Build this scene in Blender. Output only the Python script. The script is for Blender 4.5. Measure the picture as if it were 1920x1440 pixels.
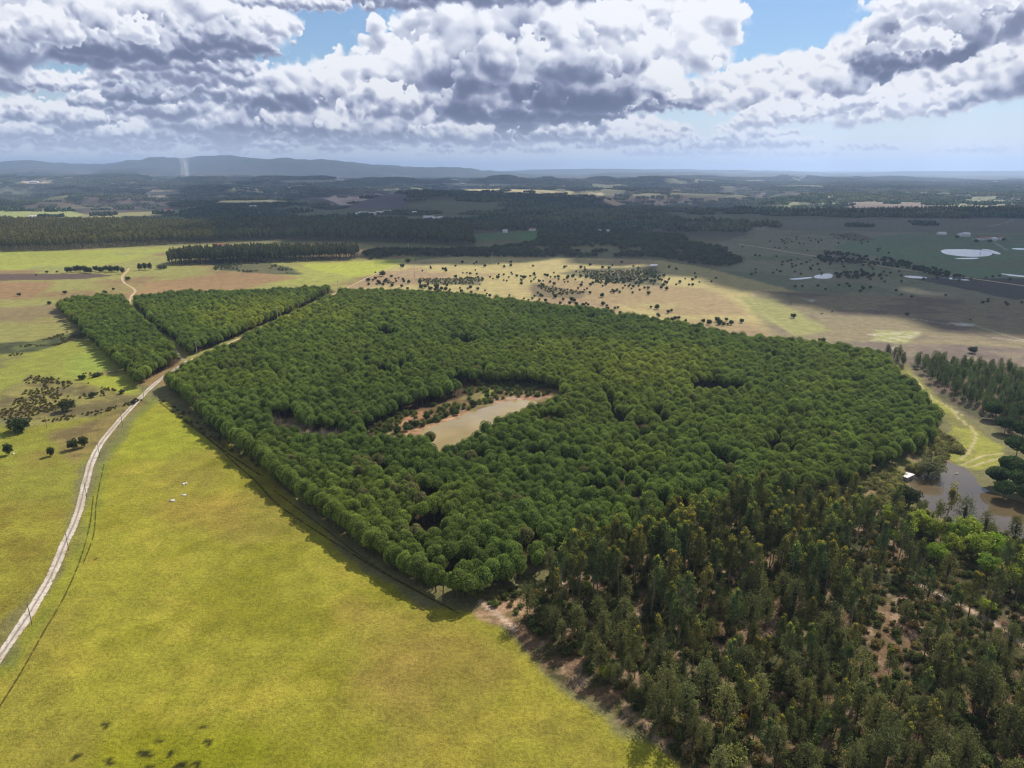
import bpy, math, random
import numpy as np
from mathutils import Vector, Matrix

# ==== camera, world, sun, exposure ====
scene = bpy.context.scene
for o in list(bpy.data.objects):
    bpy.data.objects.remove(o)
col = scene.collection
FPX = 1331.0                       # focal length in pixels of the 1920 px wide photograph
CAM_H = 120.0
PITCH = math.atan(404 / FPX)       # camera looks this far below the horizon
SUN_AZ = math.radians(36.5)        # clockwise from +Y
SUN_EL = math.radians(44)

cam_d = bpy.data.cameras.new('camera')
cam = bpy.data.objects.new('camera', cam_d)
col.objects.link(cam)
cam_d.sensor_width = 36
cam_d.lens = 36 * FPX / 1920
cam_d.clip_start = 1
cam_d.clip_end = 200000
cam.location = (0, 0, CAM_H)
cam.rotation_euler = (math.pi / 2 - PITCH, 0, 0)
scene.camera = cam
scene.render.resolution_x, scene.render.resolution_y = 1024, 768
scene.view_settings.view_transform = 'Standard'
scene.view_settings.look = 'None'
scene.view_settings.gamma = 1
scene.view_settings.use_curve_mapping = False
scene.view_settings.exposure = 0.12
cy = scene.cycles
cy.max_bounces = 5
cy.diffuse_bounces = 2
cy.glossy_bounces = 2
cy.transmission_bounces = 2
cy.volume_bounces = 1
cy.transparent_max_bounces = 8
cy.use_denoising = True
cy.filter_width = 1.2
cy.use_adaptive_sampling = False
cy.denoising_input_passes = 'RGB_ALBEDO_NORMAL'
cy.volume_step_rate = 1.0

sd = bpy.data.lights.new('sun', 'SUN')
sun = bpy.data.objects.new('sun', sd)
col.objects.link(sun)
sd.energy = 5.0
sd.angle = math.radians(0.53)
sd.color = (1.0, 0.95, 0.87)
S = Vector((math.sin(SUN_AZ) * math.cos(SUN_EL), math.cos(SUN_AZ) * math.cos(SUN_EL), math.sin(SUN_EL)))
sun.rotation_euler = S.to_track_quat('Z', 'Y').to_euler()
sun.location = (0, 0, 900)


def pix_dir(px, py):
    u = (px - 960) / FPX
    v = (720 - py) / FPX
    return u, math.cos(PITCH) + v * math.sin(PITCH), -math.sin(PITCH) + v * math.cos(PITCH)


class NT:
    """Small helper to wire shader nodes."""
    def __init__(s, tree):
        s.t = tree

    def n(s, typ, **kw):
        nd = s.t.nodes.new(typ)
        for k, v in kw.items():
            setattr(nd, k, v)
        return nd

    def link(s, a, b):
        s.t.links.new(a, b)

    def put(s, sock, v):
        if hasattr(v, 'is_output') or isinstance(v, bpy.types.NodeSocket):
            s.link(v, sock)
        else:
            sock.default_value = v

    def m(s, op, a, b=0.0, c=0.0, clamp=False):
        nd = s.n('ShaderNodeMath', operation=op, use_clamp=clamp)
        s.put(nd.inputs[0], a)
        if len(nd.inputs) > 1: s.put(nd.inputs[1], b)
        if len(nd.inputs) > 2: s.put(nd.inputs[2], c)
        return nd.outputs[0]

    def vm(s, op, a, b=(0, 0, 0), scale=None):
        nd = s.n('ShaderNodeVectorMath', operation=op)
        s.put(nd.inputs[0], a)
        s.put(nd.inputs[1], b)
        if scale is not None: s.put(nd.inputs['Scale'], scale)
        return nd.outputs['Value'] if op in ('LENGTH', 'DOT_PRODUCT', 'DISTANCE') else nd.outputs[0]

    def ss(s, v, lo, hi, a=0.0, b=1.0):
        nd = s.n('ShaderNodeMapRange', interpolation_type='SMOOTHSTEP')
        s.put(nd.inputs['Value'], v)
        s.put(nd.inputs['From Min'], lo); s.put(nd.inputs['From Max'], hi)
        s.put(nd.inputs['To Min'], a); s.put(nd.inputs['To Max'], b)
        return nd.outputs['Result']

    def mix(s, f, a, b, blend='MIX'):
        nd = s.n('ShaderNodeMix', data_type='RGBA', blend_type=blend)
        s.put(nd.inputs['Factor'], f)
        s.put(nd.inputs[6], a); s.put(nd.inputs[7], b)
        return nd.outputs[2]

    def noise(s, vec, scale, detail=2.0, rough=0.5, lac=2.0, dist=0.0, color=False):
        nd = s.n('ShaderNodeTexNoise')
        s.put(nd.inputs['Vector'], vec)
        nd.inputs['Scale'].default_value = scale
        nd.inputs['Detail'].default_value = detail
        nd.inputs['Roughness'].default_value = rough
        nd.inputs['Lacunarity'].default_value = lac
        nd.inputs['Distortion'].default_value = dist
        return nd.outputs['Color'] if color else nd.outputs['Fac']

    def voro(s, vec, scale, detail=2.0, rough=0.5, smooth=0.3):
        nd = s.n('ShaderNodeTexVoronoi', feature='SMOOTH_F1')
        s.put(nd.inputs['Vector'], vec)
        nd.inputs['Scale'].default_value = scale
        nd.inputs['Detail'].default_value = detail
        nd.inputs['Roughness'].default_value = rough
        nd.inputs['Smoothness'].default_value = smooth
        nd.normalize = True
        return nd.outputs['Distance']


world = bpy.data.worlds.new('World')
scene.world = world
world.use_nodes = True
world.cycles.sampling_method = 'MANUAL'
world.cycles.sample_map_resolution = 256
wt = world.node_tree
wt.nodes.clear()
W = NT(wt)
SKY_STRENGTH = 0.09
sky = W.n('ShaderNodeTexSky', sky_type='NISHITA')
sky.sun_disc = False
sky.sun_elevation = SUN_EL
sky.sun_rotation = SUN_AZ
sky.altitude = 300
sky.air_density = 1.0
sky.dust_density = 0.1
sky.ozone_density = 5.0
geo = W.n('ShaderNodeTexCoord')
sep = W.n('ShaderNodeSeparateXYZ')
W.link(geo.outputs['Generated'], sep.inputs[0])
az = W.m('ARCTAN2', sep.outputs[0], sep.outputs[1])
el = W.m('ARCSINE', sep.outputs[2])
cb = W.n('ShaderNodeCombineXYZ')
W.link(az, cb.inputs[0]); W.link(el, cb.inputs[1])
P0 = cb.outputs[0]                                  # (azimuth, elevation) in radians

def lattice(h, w, cell, rng):
    """Smooth value noise, one octave, on an h x w grid."""
    gy, gx = int(h / cell) + 4, int(w / cell) + 4
    g = rng.random((gy, gx)).astype(np.float32)
    y = np.arange(h, dtype=np.float32) / cell + rng.random(); x = np.arange(w, dtype=np.float32) / cell + rng.random()
    yi = y.astype(int); xi = x.astype(int)
    fy = y - yi; fx = x - xi
    fy = fy * fy * fy * (fy * (fy * 6 - 15) + 10); fx = fx * fx * fx * (fx * (fx * 6 - 15) + 10)
    a = g[yi][:, xi]; b = g[yi][:, xi + 1]; c = g[yi + 1][:, xi]; d = g[yi + 1][:, xi + 1]
    fx = fx[None, :]; fy = fy[:, None]
    return (a * (1 - fx) + b * fx) * (1 - fy) + (c * (1 - fx) + d * fx) * fy


def fbm_img(h, w, cell, octaves, rough, rng):
    out = np.zeros((h, w), np.float32); amp = 1.0; tot = 0.0
    for k in range(octaves):
        out += amp * lattice(h, w, cell, rng); tot += amp
        amp *= rough; cell = cell / 2.03
        if cell < 1.3: break
    return out / tot


def shift(a, dy, dx):
    h, w = a.shape
    yy = np.clip(np.arange(h) + dy, 0, h - 1); xx = np.clip(np.arange(w) + dx, 0, w - 1)
    return a[yy][:, xx]


def sample(a, yy, xx):
    h, w = a.shape
    yy = np.clip(yy, 0, h - 1.01); xx = np.clip(xx, 0, w - 1.01)
    yi = yy.astype(int); xi = xx.astype(int); fy = yy - yi; fx = xx - xi
    return (a[yi, xi] * (1 - fx) + a[yi, xi + 1] * fx) * (1 - fy) + (a[yi + 1, xi] * (1 - fx) + a[yi + 1, xi + 1] * fx) * fy


def blur(a, r):
    for _ in range(2):
        for ax in (0, 1):
            c = np.cumsum(np.pad(a, [(r + 1, r) if k == ax else (0, 0) for k in (0, 1)], mode='edge'), axis=ax, dtype=np.float64)
            n = a.shape[ax]
            hi = np.take(c, np.arange(2 * r + 1, 2 * r + 1 + n), axis=ax); lo = np.take(c, np.arange(0, n), axis=ax)
            a = ((hi - lo) / (2 * r + 1)).astype(np.float32)
    return a


def smooth01(x, lo, hi):
    t = np.clip((x - lo) / (hi - lo), 0, 1)
    return t * t * (3 - 2 * t)


SKY_A = (-0.80, 0.80, -0.01, 0.29)         # azimuth and elevation span of the detailed band
SKY_W, SKY_H = 2600, 488
PPR = SKY_W / (SKY_A[1] - SKY_A[0])        # pixels per radian


def add_cloud(L, A, r0, c0, rx, ry, rot, belly, bright, wisp, rng):
    """One cumulus: many round heads, lit from above and behind at the right, laid over what is there.
    belly 0..1 how grey the underside is; wisp 0..1 how frayed the rim is."""
    h, w = A.shape
    m = 1.45
    y0, y1 = int(max(0, r0 - ry * m - 8)), int(min(h, r0 + ry * m + 8))
    x0, x1 = int(max(0, c0 - rx * m - 8)), int(min(w, c0 + rx * m + 8))
    if y1 - y0 < 8 or x1 - x0 < 8: return
    hh, ww = y1 - y0, x1 - x0
    Y, X = np.mgrid[0:hh, 0:ww].astype(np.float32)
    cell = max(8.0, ry * 0.9)
    ny = fbm_img(hh, ww, cell, 5, 0.6, rng) - 0.5; nx = fbm_img(hh, ww, cell, 5, 0.6, rng) - 0.5
    dy = Y + y0 - r0 + ny * ry * 0.9; dx = X + x0 - c0 + nx * rx * 0.7
    ca, sa = math.cos(rot), math.sin(rot)
    u = (dx * ca + dy * sa) / rx; v = (-dx * sa + dy * ca) / ry
    v = np.where(v < 0, v * 1.45, v)                       # flatter underneath
    d = 1 - np.sqrt(u * u + v * v)
    base = d + (fbm_img(hh, ww, max(7, ry * 0.6), 5, 0.6, rng) - 0.5) * 0.7
    H = np.full((hh, ww), -1.0, np.float32)
    n = int(min(5200, 60 + hh * ww / max(7.0, (ry * 0.045) ** 2 * 9)))
    Rb = ry * 0.40
    for r, c, s in zip((rng.random(n) * hh).astype(int), (rng.random(n) * ww).astype(int), rng.random(n)):
        b = base[r, c]
        if b < 0.10: continue
        R = (0.10 + 0.90 * s ** 2.1) * Rb * min(1.0, 0.35 + b * 1.1)
        R = max(R, 1.8)
        ri = int(R) + 1
        a0, a1, b0, b1 = max(0, r - ri), min(hh, r + ri + 1), max(0, c - ri), min(ww, c + ri + 1)
        d2 = ((Y[a0:a1, b0:b1] - r) / (R * 0.9)) ** 2 + ((X[a0:a1, b0:b1] - c) / R) ** 2
        H[a0:a1, b0:b1] = np.maximum(H[a0:a1, b0:b1], np.where(d2 < 1, b * ry * 0.75 + R * np.sqrt(np.clip(1 - d2, 0, 1)), -1))
    k = min(1.0, ry / 60)
    amp = 4 + 12 * k
    ty = (fbm_img(hh, ww, 6 + 12 * k, 4, 0.65, rng) - 0.5) * amp; tx = (fbm_img(hh, ww, 6 + 12 * k, 4, 0.65, rng) - 0.5) * amp
    H = sample(H, Y + ty, X + tx)
    a0 = (H > 0).astype(np.float32)
    soft = smooth01(fbm_img(hh, ww, max(10, ry * 0.8), 3, 0.5, rng), 0.62 - 0.4 * wisp, 0.80 - 0.4 * wisp)
    rb = max(1, int(2 + ry * 0.11))
    al = blur(a0, 1) * (1 - soft) + blur(a0, rb) * soft
    fine = fbm_img(hh, ww, 5 + 10 * k, 4, 0.65, rng)
    al = smooth01(al + (fine - 0.5) * 0.9 * (1 - al) * (al > 0.02), 0.10, 0.95)
    Hp = blur(np.maximum(H, 0), 2 + int(ry > 40))
    gy = (shift(Hp, 1, 0) - shift(Hp, -1, 0)) / 2; gx = (shift(Hp, 0, 1) - shift(Hp, 0, -1)) / 2
    rel = (-gy * 0.85 - gx * 0.40) / np.sqrt(0.6 + gy * gy + gx * gx)
    Hb = blur(np.maximum(H, 0), max(2, int(ry * 0.10)))
    gy = (shift(Hb, 3, 0) - shift(Hb, -3, 0)) / 6; gx = (shift(Hb, 0, 3) - shift(Hb, 0, -3)) / 6
    relb = (-gy * 0.85 - gx * 0.40) / np.sqrt(0.35 + gy * gy + gx * gx)
    big = fbm_img(hh, ww, max(9, ry * 0.7), 5, 0.55, rng) - 0.5
    tb = smooth01(-(v + big * 1.6) + 0.15, -0.35, 0.75)     # 0 at the sunlit top, 1 at the base
    inside = smooth01(blur(a0, max(2, int(ry * 0.16))), 0.55, 1.0)
    lum = bright - 0.03 + 0.07 * rel + 0.17 * relb - 0.85 * belly * tb * (0.25 + 0.75 * inside) * (1 - 0.25 * np.clip(rel, -1, 1)) + 0.16 * big
    lum = np.where(lum < 0.45, 0.45 - 0.45 * (1 - np.exp((lum - 0.45) / 0.45)) * 0.75, lum)
    lum = np.clip(lum + 0.12 * (1 - inside) * (1 - tb * belly), 0, 1.05)
    a = al
    L[y0:y1, x0:x1] = L[y0:y1, x0:x1] * (1 - a) + lum * a
    A[y0:y1, x0:x1] = A[y0:y1, x0:x1] * (1 - a) + a


def cloud_band():
    rng = np.random.default_rng(11)
    L = np.zeros((SKY_H, SKY_W), np.float32); A = np.zeros((SKY_H, SKY_W), np.float32)

    def put(px, py, rx, ry, belly, bright=0.88, rot=0, wisp=0.6):
        u, yy, z = pix_dir(px, py)
        k = PPR / 1331
        add_cloud(L, A, (math.atan2(z, math.hypot(u, yy)) - SKY_A[2]) * PPR, (math.atan2(u, yy) - SKY_A[0]) * PPR,
                  rx * k, ry * k, math.radians(rot), belly, bright, wisp, rng)
    # far rows of small cumulus, low in the sky, first; nearer and higher ones over them
    for row, (py, ry, n, x0, x1) in enumerate([(290, 5, 12, -120, 1500), (282, 8, 16, -200, 1100), (272, 11, 17, -200, 1230), (260, 14, 17, -200, 1250),
                                                (249, 18, 15, -200, 1270), (235, 22, 13, -200, 1230), (222, 25, 11, -100, 1200)]):
        for k in range(n):
            x = x0 + (x1 - x0) * (k + rng.random()) / n
            s = 0.7 + 0.7 * rng.random()
            put(x, py + rng.normal() * 3.5, ry * s * (2.2 + 1.8 * rng.random()), ry * s, 0.25 + 0.3 * rng.random(), 0.80 + 0.1 * rng.random(), 0, 0.6)
    for c in CLOUDS:
        put(*c)
    return L, A


# the clouds of the photographed sky, far to near: pixel centre, radii, grey of the belly, brightness, turn, wispiness
CLOUDS = [
    # pale low ones on the right
    (1380, 285, 60, 10, 0.2, 0.82), (1500, 289, 90, 8, 0.1, 0.78, 0, 1), (1640, 276, 60, 9, 0.15, 0.82, 0, 1), (1830, 281, 60, 8, 0.15, 0.8, 0, 1),
    (1250, 285, 90, 12, 0.25, 0.8), (1340, 272, 70, 14, 0.3, 0.86), (1400, 258, 85, 24, 0.35, 0.92), (1470, 268, 70, 12, 0.2, 0.86, 0, 0.8),
    # left middle
    (60, 246, 70, 17, 0.4, 0.9), (150, 245, 60, 16, 0.4, 0.9), (250, 250, 110, 20, 0.4, 0.9), (400, 238, 120, 34, 0.45, 0.88), (60, 212, 70, 24, 0.5, 0.95), (130, 225, 70, 22, 0.5, 0.9),
    (330, 205, 120, 26, 0.45, 0.9), (480, 232, 110, 34, 0.5, 0.88), (560, 205, 120, 40, 0.5, 0.88), (620, 240, 120, 34, 0.5, 0.86),
    (20, 150, 45, 26, 0.35, 0.9), (100, 156, 50, 17, 0.3, 0.93), (170, 162, 50, 18, 0.3, 0.93), (205, 148, 34, 22, 0.3, 0.97), (210, 190, 60, 18, 0.4, 0.9),
    (330, 165, 110, 30, 0.5, 0.88), (270, 180, 60, 18, 0.7, 0.6), (430, 170, 110, 34, 0.45, 0.9), (500, 185, 90, 28, 0.6, 0.8), (350, 140, 130, 26, 0.4, 0.9),
    (330, 122, 150, 20, 0.35, 0.80, 0, 1),
    # central mass
    (760, 240, 150, 34, 0.4, 0.85), (900, 255, 160, 24, 0.35, 0.86), (1040, 250, 150, 28, 0.35, 0.9), (1170, 245, 130, 28, 0.3, 0.92), (1200, 262, 100, 16, 0.3, 0.9),
    (560, 150, 80, 26, 0.3, 0.98), (650, 140, 80, 36, 0.35, 1.0), (600, 170, 110, 40, 0.6, 0.85), (765, 100, 80, 58, 0.3, 1.0), (700, 180, 120, 50, 0.5, 0.92),
    (850, 70, 150, 80, 0.25, 0.95), (780, 140, 110, 60, 0.35, 1.0), (740, 195, 100, 36, 0.4, 1.0),
    (1000, 60, 200, 80, 0.35, 0.92), (1150, 60, 130, 80, 0.3, 0.97), (1290, 30, 100, 50, 0.2, 1.0), (1260, 90, 110, 60, 0.2, 1.0), (1330, 60, 60, 70, 0.2, 1.0, 40, 0.7),
    (1190, 150, 90, 60, 0.4, 0.88),
    (900, 130, 110, 90, 0.65, 0.80), (960, 190, 160, 60, 0.75, 0.62), (1080, 165, 150, 80, 0.62, 0.66, 15), (1110, 110, 90, 80, 0.45, 0.75), (1020, 110, 80, 60, 0.3, 0.92), (880, 200, 90, 40, 0.7, 0.62),
    (1060, 60, 70, 40, 0.2, 0.95), (1150, 50, 60, 36, 0.1, 1.0), (1240, 160, 60, 40, 0.1, 1.0), (1060, 210, 130, 26, 0.5, 0.5),
    (1210, 195, 60, 22, 0.6, 0.98), (1290, 190, 60, 24, 0.55, 0.95), (1170, 195, 26, 14, 0.3, 0.98),
    # right bank, rising to the right
    (1400, 142, 70, 28, 0.15, 0.98, 15), (1370, 165, 80, 34, 0.2, 0.92, 10, 0.8), (1480, 138, 80, 30, 0.2, 1.0, 15), (1560, 118, 80, 34, 0.2, 1.0, 15), (1645, 88, 70, 40, 0.25, 1.0, 20),
    (1450, 180, 130, 34, 0.2, 0.92, 12, 0.8), (1580, 165, 150, 44, 0.35, 0.88, 14, 0.7), (1700, 180, 150, 34, 0.15, 0.95, 14, 0.8), (1460, 215, 100, 24, 0.15, 0.96, 10, 0.8), (1560, 205, 120, 18, 0.1, 0.95, 10, 1),
    (1740, 40, 100, 66, 0.4, 0.95), (1830, 60, 110, 90, 0.35, 0.95), (1880, 20, 130, 60, 0.4, 0.85), (1780, 5, 120, 30, 0.1, 1.05),
    (1720, 105, 120, 44, 0.85, 0.62, 12), (1790, 90, 60, 60, 0.6, 0.60, 20), (1660, 110, 60, 24, 0.6, 0.62), (1740, 75, 50, 26, 0.1, 1.0),
    (1850, 130, 110, 30, 0.15, 0.93, 14, 1), (1770, 190, 150, 22, 0.1, 0.96, 12, 0.9), (1880, 165, 110, 26, 0.3, 0.9, 18, 0.9), (1910, 130, 50, 26, 0.5, 0.7, 25), (2010, 120, 120, 50, 0.4, 0.85, 15),
    (930, 205, 130, 42, 0.85, 0.60), (1000, 150, 110, 60, 0.7, 0.66), (1100, 180, 110, 50, 0.75, 0.60), (900, 150, 60, 50, 0.6, 0.66), (1080, 120, 80, 50, 0.45, 0.74), (930, 120, 40, 50, 0.4, 0.8),
    # top left bank with its long grey base, top strip
    (60, 45, 90, 60, 0.35, 0.95), (170, 40, 110, 60, 0.5, 0.9), (300, 40, 130, 60, 0.35, 0.97), (430, 40, 110, 60, 0.3, 1.0), (505, 50, 50, 28, 0.2, 1.0, 0, 0.7),
    (240, 70, 100, 50, 0.6, 0.72), (100, 88, 170, 38, 0.75, 0.74), (290, 92, 180, 28, 0.7, 0.64), (420, 78, 90, 28, 0.65, 0.7), (-90, 70, 160, 60, 0.6, 0.8), (260, 60, 34, 26, 0.1, 0.97), (80, 62, 60, 30, 0.2, 0.92),
    (640, -8, 200, 26, 0.4, 0.72), (850, -20, 260, 34, 0.45, 0.76, 0, 1), (1060, -22, 160, 32, 0.45, 0.76, 0, 1), (500, -30, 200, 36, 0.5, 0.8),
    (560, 6, 120, 14, 0.2, 0.85, 0, 1),
]


band_l, band_a = cloud_band()
img = bpy.data.images.new('cloud_band', SKY_W, SKY_H, alpha=True, float_buffer=True)
img.colorspace_settings.name = 'Non-Color'
pxl = np.zeros((SKY_H, SKY_W, 4), np.float32)
pxl[..., 0] = band_l / np.maximum(band_a, 0.02)
pxl[..., 1] = band_a
pxl[..., 3] = 1
img.pixels.foreach_set(pxl.ravel())
img.update()
img.pack()
uvn = W.n('ShaderNodeCombineXYZ')
W.link(W.m('DIVIDE', W.m('SUBTRACT', az, SKY_A[0]), SKY_A[1] - SKY_A[0]), uvn.inputs[0])
W.link(W.m('DIVIDE', W.m('SUBTRACT', el, SKY_A[2]), SKY_A[3] - SKY_A[2]), uvn.inputs[1])
it = W.n('ShaderNodeTexImage', extension='EXTEND', interpolation='Cubic')
it.image = img
W.link(uvn.outputs[0], it.inputs[0])
isp = W.n('ShaderNodeSeparateColor'); W.link(it.outputs[0], isp.inputs[0])
# the rest of the dome: the same scattered cumulus, plain noise is enough for what it lights
sv = W.vm('SCALE', geo.outputs['Generated'], scale=1.0)
dn = W.noise(sv, 4.5, 4, 0.6)
outside = W.m('MAXIMUM', W.ss(W.m('ABSOLUTE', az), 0.66, 0.79), W.ss(el, 0.215, 0.28))
alpha = W.mix(outside, isp.outputs[1], W.ss(dn, 0.47, 0.60))
shade_v = W.mix(outside, isp.outputs[0], W.ss(dn, 0.50, 0.72, 0.98, 0.55))
alpha = W.m('MULTIPLY', alpha, 1.0); shade_v = W.m('MULTIPLY', shade_v, 1.0)
ramp = W.n('ShaderNodeValToRGB')
W.link(shade_v, ramp.inputs[0])
cr = ramp.color_ramp
def lin(c): return tuple((v / 255 / 12.92 if v / 255 <= 0.04045 else ((v / 255 + 0.055) / 1.055) ** 2.4) for v in c) + (1,)
for k, (p_, c_) in enumerate([(0.0, (80, 90, 118)), (0.25, (104, 112, 140)), (0.5, (140, 147, 174)), (0.80, (200, 205, 221)), (1.0, (240, 241, 246))]):
    e_ = cr.elements[k] if k < 2 else cr.elements.new(p_)
    if k == 1: e_ = cr.elements[1]
    e_.position = p_; e_.color = lin(c_)
skyc = W.vm('SCALE', sky.outputs[0], scale=SKY_STRENGTH)
# pale veil of moisture low in the sky
veil = W.ss(W.m('ABSOLUTE', el), 0.12, 0.0, 0.0, 0.85)
skyc = W.mix(veil, skyc, (0.72, 0.78, 0.90, 1))
cloudc = W.mix(W.ss(el, 0.07, 0.0, 0.0, 0.6), ramp.outputs[0], (0.66, 0.74, 0.90, 1))
final = W.mix(W.m('MULTIPLY', alpha, W.ss(el, -0.01, 0.03)), skyc, cloudc)
bg = W.n('ShaderNodeBackground')
W.link(final, bg.inputs[0])
bg.inputs[1].default_value = 1.0
wo = W.n('ShaderNodeOutputWorld')
W.link(bg.outputs[0], wo.inputs[0])

# ==== helpers for placing and for land cover ====
def proj(x, y, z):
    """Photograph pixel (1920 wide) of world points."""
    x = np.asarray(x, float); y = np.asarray(y, float); dz = np.asarray(z, float) - CAM_H
    d = y * math.cos(PITCH) - dz * math.sin(PITCH)
    up = y * math.sin(PITCH) + dz * math.cos(PITCH)
    d = np.where(d < 1, 1, d)
    return 960 + FPX * x / d, 720 - FPX * up / d


def G(px, py, z=0.0):
    """World point seen at a photograph pixel, on the plane at height z."""
    u, y, w = pix_dir(px, py)
    t = (z - CAM_H) / w
    return np.array([u * t, y * t])


_tab = np.random.default_rng(3).random((256, 256)).astype(np.float32)


def vnoise(x, y):
    xi = np.floor(x).astype(np.int64); yi = np.floor(y).astype(np.int64)
    fx = x - xi; fy = y - yi
    fx = fx * fx * (3 - 2 * fx); fy = fy * fy * (3 - 2 * fy)
    a = _tab[yi & 255, xi & 255]; b = _tab[yi & 255, (xi + 1) & 255]
    c = _tab[(yi + 1) & 255, xi & 255]; d = _tab[(yi + 1) & 255, (xi + 1) & 255]
    return (a * (1 - fx) + b * fx) * (1 - fy) + (c * (1 - fx) + d * fx) * fy


def fbm(x, y, size, octaves=4, rough=0.5, seed=0):
    x = np.asarray(x, float) / size + seed * 17.3; y = np.asarray(y, float) / size + seed * 31.7
    out = 0; amp = 1; tot = 0
    for k in range(octaves):
        out = out + amp * vnoise(x * 2.0 ** k + 5.1 * k, y * 2.0 ** k + 9.7 * k); tot += amp; amp *= rough
    return out / tot


def elev_at(px, py, dist):
    v = (720 - py) / FPX
    return CAM_H + dist * math.tan(math.atan(v) - PITCH)


# hills: (distance, half width of the ridge, skyline as pixel pairs)
RIDGES = [
    (11200, 1300, [(-400, 306), (0, 302), (60, 300), (100, 303), (170, 306), (210, 301), (270, 293), (340, 288), (400, 286), (440, 285), (500, 290), (570, 293), (620, 300), (700, 307), (760, 309), (790, 307), (830, 307), (880, 312), (930, 318), (1000, 325), (1300, 345), (2400, 345)], 14),
    (8600, 700, [(-400, 312), (0, 318), (70, 315), (120, 321), (200, 317), (260, 315), (320, 322), (380, 326), (440, 325), (500, 333), (800, 340), (2400, 345)], 8),
    (15000, 1600, [(-400, 345), (800, 345), (900, 322), (1000, 318), (1100, 316), (1250, 317), (1400, 318), (1480, 320), (1560, 324), (1700, 321), (1920, 320), (2100, 321), (2500, 321)], 6),
    (10500, 900, [(-400, 345), (900, 345), (1050, 328), (1150, 323), (1300, 322), (1420, 323), (1600, 329), (1800, 331), (2400, 330)], 6),
    (7600, 1000, [(-400, 345), (1000, 345), (1180, 334), (1280, 331), (1400, 329), (1500, 329), (1580, 330), (1700, 334), (1800, 341), (1920, 344), (2500, 345)], 22),
    (6000, 800, [(-400, 331), (0, 330), (100, 331), (220, 329), (330, 333), (430, 331), (560, 334), (640, 332), (760, 331), (900, 330), (1050, 331), (1200, 331), (1300, 335), (1450, 346), (2400, 352)], 20),
    (4300, 430, [(-400, 350), (-100, 352), (60, 350), (200, 350), (280, 346), (380, 345), (480, 352), (560, 349), (640, 356), (760, 360), (850, 366), (1000, 372), (2400, 372)], 22),
    (4500, 420, [(-400, 380), (1600, 375), (1740, 371), (1780, 364), (1920, 361), (2400, 360)], 14),
    (3000, 700, [(-400, 400), (350, 392), (500, 374), (600, 367), (700, 362), (800, 360), (950, 364), (1100, 369), (1250, 372), (1350, 378), (1420, 392), (1600, 400), (2400, 400)], 10),
    (3250, 380, [(-400, 405), (1350, 392), (1420, 368), (1500, 362), (1600, 361), (1700, 361), (1800, 366), (1870, 376), (1930, 388), (2400, 392)], 14),
    (2500, 170, [(-400, 425), (1620, 412), (1680, 403), (1750, 397), (1850, 394), (1920, 393), (2400, 392)], 3),
]


def height(x, y):
    x = np.asarray(x, float); y = np.asarray(y, float)
    yy = np.maximum(y, 1)
    px = 960 + FPX * (x / yy) / math.cos(PITCH)
    h = np.zeros_like(yy)
    far = np.clip((yy - 2200) / 2500, 0, 1)
    h = far * (6 + 14 * fbm(x, y, 900, 4, 0.5, 2)) * (yy < 30000)
    for dist, wid, prof, rough in RIDGES:
        p = np.interp(px, [q[0] for q in prof], [q[1] for q in prof])
        v = (720 - p) / FPX
        top = CAM_H + dist * np.tan(np.arctan(v) - PITCH)
        bend = (fbm(x, y, dist * 0.11, 3, 0.5, 5) - 0.5) * wid * 1.1
        g = np.exp(-((yy - dist + bend) / wid) ** 2)
        n = (fbm(x, y, dist * 0.07, 5, 0.55, 7) - 0.5) * rough * 3.6
        h = np.maximum(h, (top + n * (0.35 + 1.3 * (1 - g))) * g)
    cut = np.abs(fbm(x, y, 850, 4, 0.5, 77) - 0.5) * 2
    cut = smooth01(cut, 0.0, 0.34)
    h = h - 64 * (1 - cut) * np.clip((yy - 2100) / 900, 0, 1) * np.clip((14000 - yy) / 6000, 0, 1)
    big = (yy > 9600)
    h = h - big * (1 - smooth01(np.abs(fbm(x, y, 1500, 5, 0.55, 78) - 0.5) * 2, 0, 0.4)) * h * 0.16
    h = np.maximum(h, -60)
    return np.where(yy > 1700, h * np.clip((yy - 1700) / 500, 0, 1), 0.0)


def GT(px, py):
    """World point on the terrain seen at a photograph pixel."""
    u, y, w = pix_dir(px, py)
    t = 400.0
    while t < 60000:
        if CAM_H + w * t <= float(height(u * t, y * t)) + 0.01: break
        t *= 1.004
    return u * t, y * t, float(height(u * t, y * t))


def in_poly(px, py, poly):
    px = np.asarray(px); py = np.asarray(py)
    c = np.zeros(px.shape, bool); n = len(poly)
    for i in range(n):
        x1, y1 = poly[i][:2]; x2, y2 = poly[(i + 1) % n][:2]
        if y1 == y2: continue
        k = ((y1 > py) != (y2 > py)) & (px < (x2 - x1) * (py - y1) / (y2 - y1) + x1)
        c ^= k
    return c


def seg_dist(px, py, pts, closed):
    d = np.full(px.shape, 1e9)
    n = len(pts)
    for i in range(n if closed else n - 1):
        x1, y1 = pts[i][:2]; x2, y2 = pts[(i + 1) % n][:2]
        dx, dy = x2 - x1, y2 - y1
        L = dx * dx + dy * dy + 1e-9
        t = np.clip(((px - x1) * dx + (py - y1) * dy) / L, 0, 1)
        d = np.minimum(d, (px - x1 - t * dx) ** 2 + (py - y1 - t * dy) ** 2)
    return np.sqrt(d)


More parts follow.
